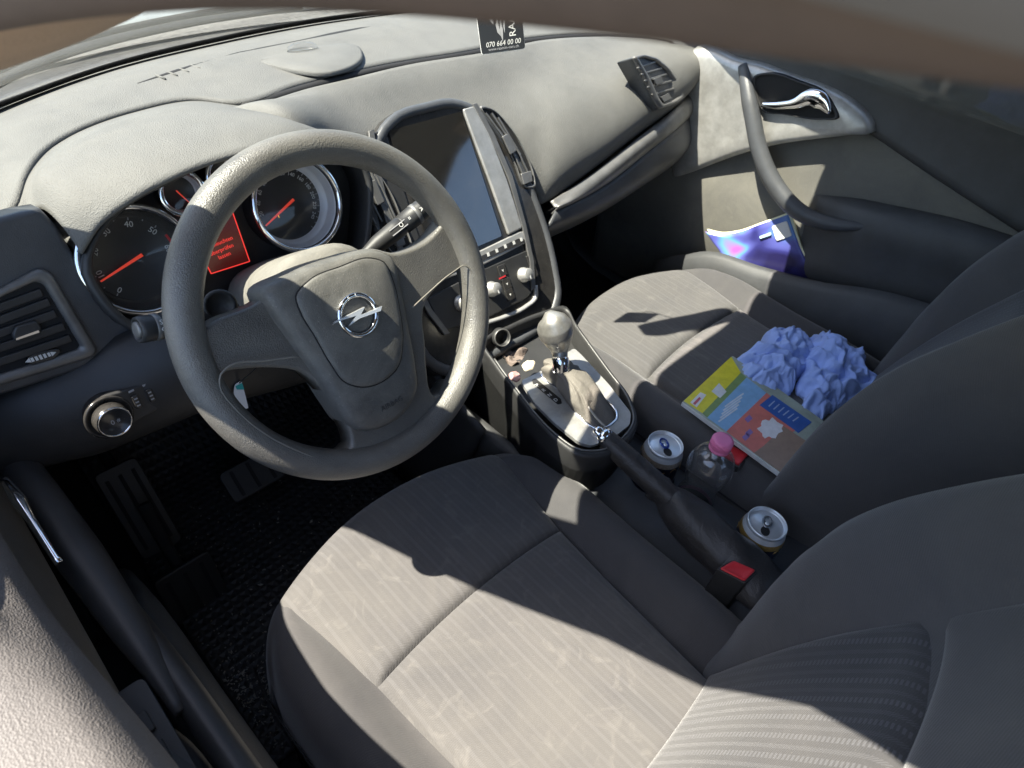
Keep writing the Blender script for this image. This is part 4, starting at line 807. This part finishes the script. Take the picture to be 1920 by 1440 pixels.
tube('gaiter_seam', [P(1062, 700, z=.676), P(1078, 725, z=.668), P(1098, 755, z=.660), P(1120, 785, z=.650), P(1135, 800, z=.643)], (.0012, .002), mat('pale_stitch', (.40, .38, .34), .8), gsl, 6)
kp = [nk + A3(0, 0, -.004), P(1051, 678, z=.692), P(1049, 655, z=.706), P(1046, 638, z=.722), P(1040, 615, z=.745), P(1034, 598, z=.760), P(1027, 584, z=.769)]
tube('collar', [kp[0], kp[1], kp[1] + (kp[2] - kp[1]) * .3], [(.0150, .0150), (.0140, .0140), (.0135, .0135)], M['chrome'], gsl, 24, n=8)
tube('knob', [kp[1]] + kp[2:] , [(.0120, .0115), (.0130, .0125), (.0170, .0175), (.0240, .0230), (.0285, .0275), (.0290, .0275), (.0240, .0215), (.006, .005)], M['satin'], gsl, 32, n=40)

# ---------------------------------------------------------------- handbrake
hb = thing('handbrake_lever', 'black handbrake lever with chrome button and creased leather boot', 'handbrake', P(1440, 1090, x=.33))
h0, h1 = P(1130, 818, x=.318), P(1242, 920, x=.328); ax = (h1 - h0) / np.linalg.norm(h1 - h0)
tube('grip', [h0 + ax * .004, h0 + ax * .02, (h0 + h1) / 2, h1 + ax * .02], [(.0165, .0165), (.0185, .0180), (.0195, .0185), (.0200, .0185), (.0205, .019)], M['boot'], hb, 24, n=24)
tube('chrome_cap', [h0 - ax * .004, h0 + ax * .008], (.0172, .0172), M['chrome'], hb, 24, n=3)
tube('button', [h0 - ax * .016, h0 - ax * .003], [(.0095, .0095), (.0115, .0115)], M['chrome'], hb, 18, n=4)
rg = []
for px, py, x, a_, b_ in ((1228, 910, .332, .0215, .021), (1236, 917, .332, .0245, .023), (1244, 924, .332, .021, .020), (1262, 942, .331, .029, .027), (1300, 975, .329, .037, .033), (1345, 1012, .326, .039, .036), (1395, 1052, .322, .036, .038), (1440, 1088, .318, .028, .040), (1475, 1115, .316, .016, .036)):
    c_ = P(px, py, x=x); c_ = c_ - A3(0, 0, max(0, (px - 1260)) * .00012); rg.append((c_, a_, b_))
rows = []
for c_, a_, b_ in rg:
    up_ = np.cross(ax, A3(1, 0, 0)); up_ = up_ if up_[2] > 0 else -up_
    rows.append([c_ + up_ * math.sin(t) * a_ * (1 + .06 * math.sin(4 * t + c_[1] * 60)) + A3(1, 0, 0) * math.cos(t) * b_ for t in np.linspace(0, 2*math.pi, 25)[:-1]])
def crease_(v, i, j): return v + A3(0, 0, 1) * .006 * noise.noise(Vector((v[0] * 30, v[1] * 22, v[2] * 30))) * min(1, j * 4)
loft('boot', rows, 48, 50, M['boot'], hb, cu=True, fn=crease_)
# ---------------------------------------------------------------- belt buckles
def buckle(pts, z0, h, lab):
    fr = Frame((0, 0, z0), (0, 0, 1)); poly = [tuple(P(a, b, z=z0)[:2]) for a, b in pts]; c_ = np.mean(np.array(poly), axis=0)
    b_ = thing('seat_belt_buckle', lab, 'buckle', (c_[0], c_[1], z0 - h), 'front seat belt buckles')
    extr('housing', rpoly([tuple(c_ + (np.array(q) - c_) * 1.12) for q in poly], .004), fr, -h, -.001, M['black'], b_, .002)
    dome('release_button', rpoly([tuple(c_ + (np.array(q) - c_) * .94) for q in poly], .003), fr, [(1, -.004), (1, .0012), (.95, .0022), (.75, .0010), (.4, .0002)], M['red'], b_)
    return b_
buckle([(1348, 1066), (1374, 1051), (1418, 1070), (1397, 1091)], .612, .09, 'seat belt buckle with red button beside the driver seat')
buckle([(1338, 846), (1366, 834), (1406, 851), (1386, 874)], .600, .09, 'seat belt buckle with red button behind the pink capped bottle')

# ---------------------------------------------------------------- cans and bottle
M['can'] = mat('navy_can_print', (.012, .016, .045), .28, metal=.5, mott=.1); M['gold'] = mat('gold_can_print', (.42, .27, .08), .35, metal=.6, mott=.25, dscale=120)
M['alu'] = mat('aluminium', (.66, .70, .74), .30, metal=.55, mott=.04)
def can(c, rot, tabm, lab, ringm):
    t = thing('drink_can', lab, 'can', (c[0], c[1], ZF), 'drink cans in the cup wells'); uv = (c[0], c[1]); H = .115
    F_ = Frame((0, 0, ZF), (0, 0, 1))
    b = lathe('can_body', [(.024, 0), (.027, .002), (.0315, .007), (.033, .012), (.033, .090)], F_, M['can'], t, 48, uv, caps=False)
    lathe('can_base', [(.0, .004), (.022, .002), (.024, 0)], F_, M['alu'], t, 32, uv, caps=False)
    lathe('can_shoulder', [(.033, .090), (.0328, .094), (.0315, .100)], F_, ringm, t, 48, uv, caps=False)
    lathe('can_neck', [(.0315, .100), (.0298, .105), (.0285, .108)], F_, M['alu'], t, 48, uv, caps=False)
    lathe('can_rim', [(.0285, .108), (.0290, .1125), (.0283, .1150), (.0270, .1148), (.0262, .1115), (.0250, .1085), (.0238, .1092), (.0, .1094)], F_, M['alu'], t, 48, uv)
    cs, sn = math.cos(rot), math.sin(rot); T_ = lambda u, v: (uv[0] + u*cs - v*sn, uv[1] + u*sn + v*cs)
    ov = lambda cx_, a_, b_, n=20: [T_(cx_ + a_ * math.cos(2*math.pi*k/n), b_ * math.sin(2*math.pi*k/n)) for k in range(n)]
    extr('can_opening', ov(.0125, .0085, .0065), F_, .1088, .1098, M['deep'], t)
    tb_ = band('pull_tab', ov(-.004, .0115, .0075), ov(-.0075, .0050, .0045), F_, .1105, .1122, tabm, t, .0005, round_=False)
    lathe('tab_rivet', [(.0032, .109), (.003, .1128), (0, .1132)], F_, M['alu'], t, 14, uv)
    for k in range(10):
        a = 2*math.pi*k/10; pl_ = [uv[0] + .0331 * math.cos(a), uv[1] + .0331 * math.sin(a)]
        e = A3(-math.sin(a), math.cos(a), 0); o_ = A3(pl_[0], pl_[1], ZF + .083)
        tube('can_print', [o_ - e * .006, o_ + A3(math.cos(a), math.sin(a), 0) * .0004 + A3(0, 0, .006 if k % 2 else -.004), o_ + e * .006], (.0008, .0005), M['gold'], b, 5, n=8)
    fr_ = Frame(A3(uv[0], uv[1], ZF + .062) + A3(-.68, -.73, 0) * .0332, (-.68, -.73, 0), (.73, -.68, 0))
    tube('can_emblem', [fr_.w(.010 * math.cos(a), .010 * math.sin(a), -.0012 - .0015 * math.cos(a) ** 2) for a in np.linspace(0, 2*math.pi, 17)[:-1]], (.0012, .0022), M['gold'], b, 6, True)
    return t
can(c1p, R(235), mat('blue_tab', (.03, .07, .30), .25, metal=.7), 'open navy drink can with blue pull tab nearest the gear lever', mat('tan_shoulder', (.42, .36, .29), .4, metal=.5, mott=.3, dscale=150))
can(c2p, R(200), mat('grey_tab', (.25, .27, .30), .25, metal=.8), 'open navy drink can with grey tab beside the driver backrest', M['gold'])
bot = thing('water_bottle', 'empty clear plastic bottle with pink cap between the two cans', 'bottle', (btp[0], btp[1], ZF))
FB = Frame((btp[0], btp[1], ZF), (0, 0, 1))
pet = glass('clear_plastic', (.93, .94, .97), .04, .06, 1.6)  # pale film added to imitate bright highlights on the clear plastic
bp_ = [(.0, .006), (.018, .002), (.027, .003), (.031, .012), (.0315, .030), (.030, .036), (.0315, .042), (.031, .050), (.0285, .062), (.0262, .074), (.0262, .082), (.0295, .094), (.0335, .108), (.0352, .122), (.0335, .138), (.0265, .152), (.0165, .162), (.0128, .167), (.0125, .176)]
pc = cr([(a, 0, b) for a, b in bp_], 60); o_ = lathe('bottle_shell', [(max(0, p[0]), p[2]) for p in pc], FB, pet, bot, 48, caps=False)
o_.modifiers.new('s', 'SOLIDIFY').thickness = .0006
lathe('bottle_label', [(.0322, .012), (.0324, .030), (.0310, .036)], FB, mat('pink_label', (.50, .12, .28), .4), bot, 48, caps=False)
cp = []
for k in range(48): pass
M['pink'] = mat('pink_cap', (.80, .22, .42), .4, mott=.04)
cap = lathe('bottle_cap', [(.0155, .165), (.0158, .168), (.0152, .1695), (.0155, .171), (.0157, .184), (.0148, .1862), (.010, .187), (0, .187)], FB, M['pink'], bot, 40)
for k in range(40):
    a = 2*math.pi*k/40; tube('cap_ridge', [FB.w(.0157 * math.cos(a), .0157 * math.sin(a), .172), FB.w(.0157 * math.cos(a), .0157 * math.sin(a), .1835)], .0006, M['pink'], cap, 5, n=2)

# ---------------------------------------------------------------- things on the passenger seat and door
MG = Frame((0, 0, .616), (0, 0, 1)); mz = lambda pts, z=.616: [tuple(P(a, b, z=z)[:2]) for a, b in pts]
mag = thing('magazine', 'glossy magazine with yellow, blue and coral cover lying on the passenger seat', 'magazine', (.58, -.3, .605))
extr('pages', mz([(1279, 754), (1374, 667), (1545, 790), (1464, 889)]), MG, -.008, -.0006, mat('page_edges', (.62, .63, .62), .7), mag)
extr('cover', mz([(1280, 753), (1374, 668), (1544, 789), (1464, 886)]), MG, -.0006, .0, mat('cover_grey', (.32, .36, .30), .3), mag)
pr_ = lambda nm, pts, col, h=.0004, rough=.3: extr('cover_print', mz(pts), MG, -.0002, h, mat(nm, col, rough, mott=.12, dscale=30), mag)
pr_('print_yellow', [(1282, 752), (1371, 669), (1389, 699), (1317, 775)], (.72, .64, .03))
pr_('print_green', [(1317, 775), (1389, 699), (1400, 708), (1326, 783)], (.20, .30, .10))
pr_('print_sky', [(1326, 783), (1400, 708), (1437, 737), (1362, 809)], (.22, .42, .66))
pr_('print_coral', [(1362, 809), (1437, 737), (1500, 782), (1505, 800), (1414, 849)], (.62, .17, .13))
pr_('print_navy', [(1424, 760), (1448, 741), (1522, 792), (1497, 812)], (.03, .10, .36), .0008)
pr_('print_brown', [(1414, 849), (1432, 836), (1470, 800), (1512, 828), (1464, 886)], (.30, .20, .14), .0007)
pr_('print_label', [(1294, 755), (1313, 736), (1324, 741), (1306, 764)], (.75, .74, .74), .0009)
pr_('print_patch', [(1334, 734), (1348, 719), (1362, 735), (1350, 747)], (.66, .68, .68), .0009)
pr_('print_red_line', [(1299, 757), (1311, 745), (1314, 748), (1303, 760)], (.55, .10, .12), .0012)
for k in range(5): pr_('print_lines%d' % k, [(1370 + k*3 - 24, 790 - k*7), (1395 + k*3 - 14, 765 - k*7), (1397 + k*3 - 14, 767 - k*7), (1372 + k*3 - 24, 792 - k*7)], (.62, .68, .74), .0007)
for k in range(6): pr_('print_lines_b%d' % k, [(1440 + k*9, 762 + k*5.5), (1451 + k*9, 752 + k*6), (1453 + k*9, 753 + k*6), (1442 + k*9, 763.5 + k*5.5)], (.35, .42, .60), .0012)
fl_ = []
for k in range(22): a = 2*math.pi*k/22; r_ = 21 + 3.5 * math.sin(k * 1.9) + 2 * math.sin(k * 3.1) ; fl_.append((1444 + r_ * math.cos(a), 804 + r_ * .85 * math.sin(a)))
pr_('print_flower', fl_, (.74, .72, .74), .0012)
for px, py in ((1403, 786), (1404, 812), (1398, 820)): pr_('print_blue_mark', [(px - 7, py), (px + 2, py - 8), (px + 8, py - 1), (px - 1, py + 7)], (.26, .16, .40), .0008)
# brochure standing in the passenger door pocket
bro = thing('brochure', 'bent blue and purple brochure sticking out of the passenger door pocket', 'brochure', (1.02, -.03, .55))
tpx = [(1322, 434, 1.004), (1352, 440, 1.012), (1378, 437, 1.02), (1425, 421, 1.028), (1478, 402, 1.036)]; bpx = [(1352, 476, 1.004), (1385, 492, 1.012), (1420, 506, 1.018), (1468, 520, 1.024), (1518, 516, 1.03)]
m_ = bpy.data.materials.new('brochure_print'); m_.use_nodes = True; t = m_.node_tree; b = t.nodes['Principled BSDF']; b.inputs['Roughness'].default_value = .3
n_ = nd(t, 'ShaderNodeTexNoise', i_Scale=9.0, i_Detail=1.5, i_Distortion=.5); tc = nd(t, 'ShaderNodeTexCoord'); t.links.new(tc.outputs['Object'], n_.inputs['Vector'])
t.links.new(ramp(t, n_.outputs[0], [(.36, (.012, .010, .06)), (.46, (.03, .03, .16)), (.54, (.09, .10, .36)), (.60, (.10, .28, .52)), (.68, (.34, .10, .42))]), b.inputs['Base Color'])
T0 = [P(a, b_, x=x) for a, b_, x in tpx]; B0 = [P(a, b_, x=x) for a, b_, x in bpx]
dn = A3(-.012, 0, -.03)
loft('cover', [T0, [(p + q) / 2 for p, q in zip(T0, B0)], B0, [q + A3(0, .01, -.07) for q in B0]], 30, 16, m_, bro, solid=.0006)
loft('pages', [[p + A3(.006, -.001, .005) for p in T0], [(p + q) / 2 + A3(.006, -.001, .002) for p, q in zip(T0, B0)], [q + A3(.006, -.003, 0) for q in B0], [q + A3(.006, .01, -.07) for q in B0]], 30, 16, mat('pale_yellow_pages', (.72, .70, .48), .7), bro, solid=.008)
BF = Frame(P(1466, 430, x=1.031), np.cross(T0[4] - T0[3], T0[4] - B0[4]), T0[4] - T0[3])
if BF.N[0] > 0: BF = Frame(BF.O, -BF.N, T0[4] - T0[3])
extr('cover_label', rpoly([(-.018, -.020), (.016, -.020), (.016, .014), (-.018, .014)], .004), BF, .0, .0022, M['white'], bro)
extr('cover_print', rpoly([(-.05, -.004), (-.024, -.004), (-.024, .002), (-.05, .002)], .002), BF, .0, .0035, mat('pale_cyan', (.45, .66, .75), .4), bro)
# crumpled blue tissue
M['tissue'] = mat('blue_tissue', (.34, .46, .84), .85, mott=.08, grain=.25, gs=700, sheen=.2)
def tissue(pts, z0, H, seed, lab):
    rn = random.Random(int(seed * 10)); FW = []
    for n2 in range(8):
        a_ = rn.uniform(0, math.pi); fq = 11 * 1.32 ** n2; FW.append((math.cos(a_), math.sin(a_), fq, rn.random(), 9.0 / fq))
    nr, na = 70, 200; out = cr([P(a, b, z=z0 + .012) for a, b in pts], na, True); c_ = out.mean(0); vs, fs = [], []
    for j in range(nr + 1):
        s = 1 - j / nr
        for i in range(na):
            p = c_ + (out[i] - c_) * s; q = Vector((p[0], p[1], seed)); wr = 1.1 * noise.noise(q * 13) + .5 * noise.noise(q * 31)
            cr_h = sum(am * (abs(((fq * (p[0] * dx_ + p[1] * dy_) + ph + wr * (.5 + .4 * (n2 % 3))) % 1) - .5) * 4 - 1) for n2, (dx_, dy_, fq, ph, am) in enumerate(FW))
            pr2 = (1 - s ** 2.6) ** .5; big = .5 + .5 * noise.noise(q * 11 + Vector((2, 4, 0)))
            h = pr2 * (H * (.35 + .55 * big) + cr_h * .010)
            k = 1 + .10 * noise.noise(Vector((i * .35, seed, 0))) * s
            p2 = c_ + (out[i] - c_) * s * k + A3(noise.noise(q * 50) * .006, noise.noise(q * 50 + Vector((9, 9, 9))) * .006, 0)
            vs.append((p2[0], p2[1], z0 + max(.0, h) + .004 * max(0, noise.noise(q * 30))))
    for j in range(nr):
        for i in range(na): fs.append((j*na+i, j*na+(i+1) % na, (j+1)*na+(i+1) % na, (j+1)*na+i))
    o = mesh('crumpled_tissue', vs, fs, M['tissue'], None, True, .0012)
    return tag(o, lab, 'tissue', 'crumpled tissues on the passenger seat')
tissue([(1376, 680), (1400, 660), (1432, 646), (1436, 628), (1470, 614), (1500, 618), (1522, 634), (1524, 665), (1505, 695), (1490, 712), (1480, 735), (1440, 736), (1408, 720), (1388, 700)], .598, .058, 3.1, 'crumpled blue paper tissue lying on the magazine corner')
tissue([(1502, 700), (1508, 655), (1545, 624), (1580, 632), (1604, 652), (1622, 662), (1624, 682), (1647, 708), (1640, 728), (1600, 748), (1560, 768), (1530, 784), (1500, 772), (1513, 748), (1500, 735)], .598, .062, 8.7, 'crumpled blue paper tissue against the passenger backrest')

# ---------------------------------------------------------------- mirror and hanging card
CF = Frame(P(944, 60, y=.165), (-.70, -.68, .2))
u0, v0 = CF.px(902.5, 103); u1, v1 = CF.px(985, 91.5); rotc = math.atan2(v1 - v0, u1 - u0); Wd = math.hypot(u1 - u0, v1 - v0)
CF = Frame(CF.w(u0, v0), CF.N, CF.U * math.cos(rotc) + CF.V * math.sin(rotc))
crd = thing('hanging_card', 'black business card hanging in front of the dashboard', 'card', CF.w(Wd / 2, .045, 0))
cd_ = extr('card_body', rpoly([(0, 0), (Wd, 0), (Wd, Wd * 1.62), (0, Wd * 1.62)], .004), CF, -.0016, 0, mat('card_edge_white', (.75, .75, .73), .5), crd)
extr('card_face', rpoly([(.0008, .0006), (Wd - .0004, .0006), (Wd - .0004, Wd * 1.61), (.0008, Wd * 1.61)], .0035), CF, 0, .0004, mat('card_black', (.010, .009, .009), .3, mott=.1), crd)
kx = Wd / 84.0
text('070 664 00 00', .0088, CF, Wd * .52, .0105, .0005, M['white'], crd, 0, shear=.2, ax=.92); text('www.raamin-cars.ch', .0048, CF, Wd * .52, .0048, .0005, M['dim'], crd, 0, ax=1.05)
text('RAAMIN', .0125, CF, Wd * .76, .040, .0005, M['white'], crd, math.pi / 2, ax=1.0)
for pts in ([(.50, .30), (.42, .40), (.40, .55), (.44, .68), (.50, .75), (.46, .62), (.47, .48)], [(.52, .20), (.47, .40), (.50, .60), (.56, .78), (.53, .58), (.55, .44)], [(.58, .36), (.56, .52), (.59, .66), (.66, .76), (.62, .62), (.60, .5)], [(.30, .62), (.36, .56), (.36, .66), (.40, .72), (.34, .76), (.27, .84), (.25, .74)]):
    extr('card_emblem', [(a * Wd, b * Wd) for a, b in pts], CF, .0003, .0006, M['dim'], crd)
mir = thing('rear_view_mirror', 'rear view mirror hanging from the windscreen above the card', 'mirror', (.40, .10, 1.24))
mf = Frame((.395, .115, 1.235), (-.35, -.93, -.1))
extr('mirror_housing', rpoly([(-.115, -.032), (.115, -.032), (.115, .034), (-.115, .034)], .025, 6), mf, -.03, 0, M['black'], mir, .006)
extr('mirror_glass', rpoly([(-.108, -.027), (.108, -.027), (.108, .029), (-.108, .029)], .022, 6), mf, 0, .0012, M['chrome'], mir)
tube('mirror_stem', [mf.w(0, .0, -.025), (.39, .15, 1.27), (.37, .16, 1.285)], .008, M['black'], mir, 10)
tube('card_cord', [CF.w(Wd / 2, Wd * 1.55, .001), CF.w(Wd / 2, Wd * 1.9, .0), mf.w(0, -.03, -.015)], .0012, M['black'], crd, 6)

# ---------------------------------------------------------------- floor: mat, pedals, crumbs
mm_ = bpy.data.materials.new('rubber_mat'); mm_.use_nodes = True; t = mm_.node_tree; b = t.nodes['Principled BSDF']; b.inputs['Base Color'].default_value = (.030, .030, .031, 1); b.inputs['Roughness'].default_value = .5
tc = nd(t, 'ShaderNodeTexCoord'); sx_ = nd(t, 'ShaderNodeSeparateXYZ'); t.links.new(tc.outputs['Object'], sx_.inputs[0]); hs_ = []
for ax_ in (0, 1):
    mu = nd(t, 'ShaderNodeMath', operation='MULTIPLY'); mu.inputs[1].default_value = 420; t.links.new(sx_.outputs[ax_], mu.inputs[0]); si = nd(t, 'ShaderNodeMath', operation='SINE'); t.links.new(mu.outputs[0], si.inputs[0]); hs_.append(si)
mx_ = nd(t, 'ShaderNodeMath', operation='MAXIMUM'); t.links.new(hs_[0].outputs[0], mx_.inputs[0]); t.links.new(hs_[1].outputs[0], mx_.inputs[1])
bpn = nd(t, 'ShaderNodeBump', i_Strength=.6, i_Distance=.002); t.links.new(mx_.outputs[0], bpn.inputs['Height']); t.links.new(bpn.outputs[0], b.inputs['Normal'])
fm = loft('floor_mat', [[(x, y, z) for x in (-.27, -.1, .1, .19)] for y, z in ((.54, .375), (.47, .318), (.36, .300), (.1, .298), (-.12, .298))], 30, 30, mm_, None, solid=.006)
tag(fm, 'black ribbed rubber floor mat in the driver footwell', 'floor mat')
def pedal(px, z, w_, h_, lab, tilt=45, rot=0):
    c_ = P(*px, z=z); F_ = Frame(c_, (0, -math.cos(R(tilt)), math.sin(R(tilt)))); p_ = thing('pedal', lab, 'pedal', c_, 'driver pedals')
    extr('pad', rpoly([(-w_, -h_), (w_, -h_), (w_, h_), (-w_, h_)], .010), F_, -.008, 0, M['black'], p_, .003)
    for k in (-.5, 0, .5): extr('rib', rpoly([(k * w_ * 1.2 - .003, -h_ * .8), (k * w_ * 1.2 + .003, -h_ * .8), (k * w_ * 1.2 + .003, h_ * .8), (k * w_ * 1.2 - .003, h_ * .8)], .001), F_, -.001, .002, M['deep'], p_)
    tube('arm', [F_.w(0, 0, -.006), F_.w(0, .05, -.05), F_.w(0, .16, -.06)], (.006, .010), M['deep'], p_, 8)
    return p_
pedal((262, 955), .40, .034, .085, 'long ribbed foot rest pedal nearest the driver door', 35)
pedal((365, 1110), .335, .045, .06, 'flat dark pedal plate low in the driver footwell', 15)
pedal((475, 890), .42, .05, .03, 'wide brake pedal half hidden behind the steering wheel', 50)
cv, cf = [], []
rnd = random.Random(4)
for k in range(1100):
    if rnd.random() < .5: px, py = rnd.gauss(440, 45), rnd.gauss(1320, 60)
    else: px, py = rnd.uniform(250, 700), rnd.uniform(880, 1400)
    p = P(px, py, z=.304); s = rnd.uniform(.0005, .0016) * (2 if rnd.random() < .06 else 1); i = len(cv); a = rnd.uniform(0, 3.14); e1 = A3(math.cos(a), math.sin(a), 0) * s * 1.8; e2 = A3(-math.sin(a), math.cos(a), 0) * s
    if not (-.26 < p[0] < .18 and -.11 < p[1] < .42): continue
    cv += [p + e1, p + e2, p - e1, p - e2, p + A3(0, 0, s)]; cf += [(i, i+1, i+4), (i+1, i+2, i+4), (i+2, i+3, i+4), (i+3, i, i+4)]
cr_ = mesh('floor_crumbs', cv, cf, mat('pale_crumbs', (.34, .32, .28), .9), None, False); cr_['kind'] = 'stuff'; tag(cr_, 'pale crumbs and grit scattered over the dark driver floor', 'crumbs')
# key tag behind the wheel
KT = Frame(P(452, 742, y=.12), (-.3, -.9, .3))
kt_ = thing('key_tag', 'white and teal key tag hanging below the steering column', 'tag', KT.O)
ku_ = rpoly(KT.poly([(440, 722), (453, 714), (466, 765), (460, 767), (445, 752), (438, 738)]), .003)
extr('tag_body', ku_, KT, -.0015, 0, M['white'], kt_)
extr('tag_stripe', KT.poly([(441, 724), (454, 718), (458, 730), (444, 730)]), KT, -.0005, .0006, mat('teal', (.02, .28, .26), .4), kt_)
tube('tag_cord', [KT.w(*KT.px(449, 718), 0), WH.w(-.06, -.02, -.08)], .0008, M['black'], kt_, 5, n=4)
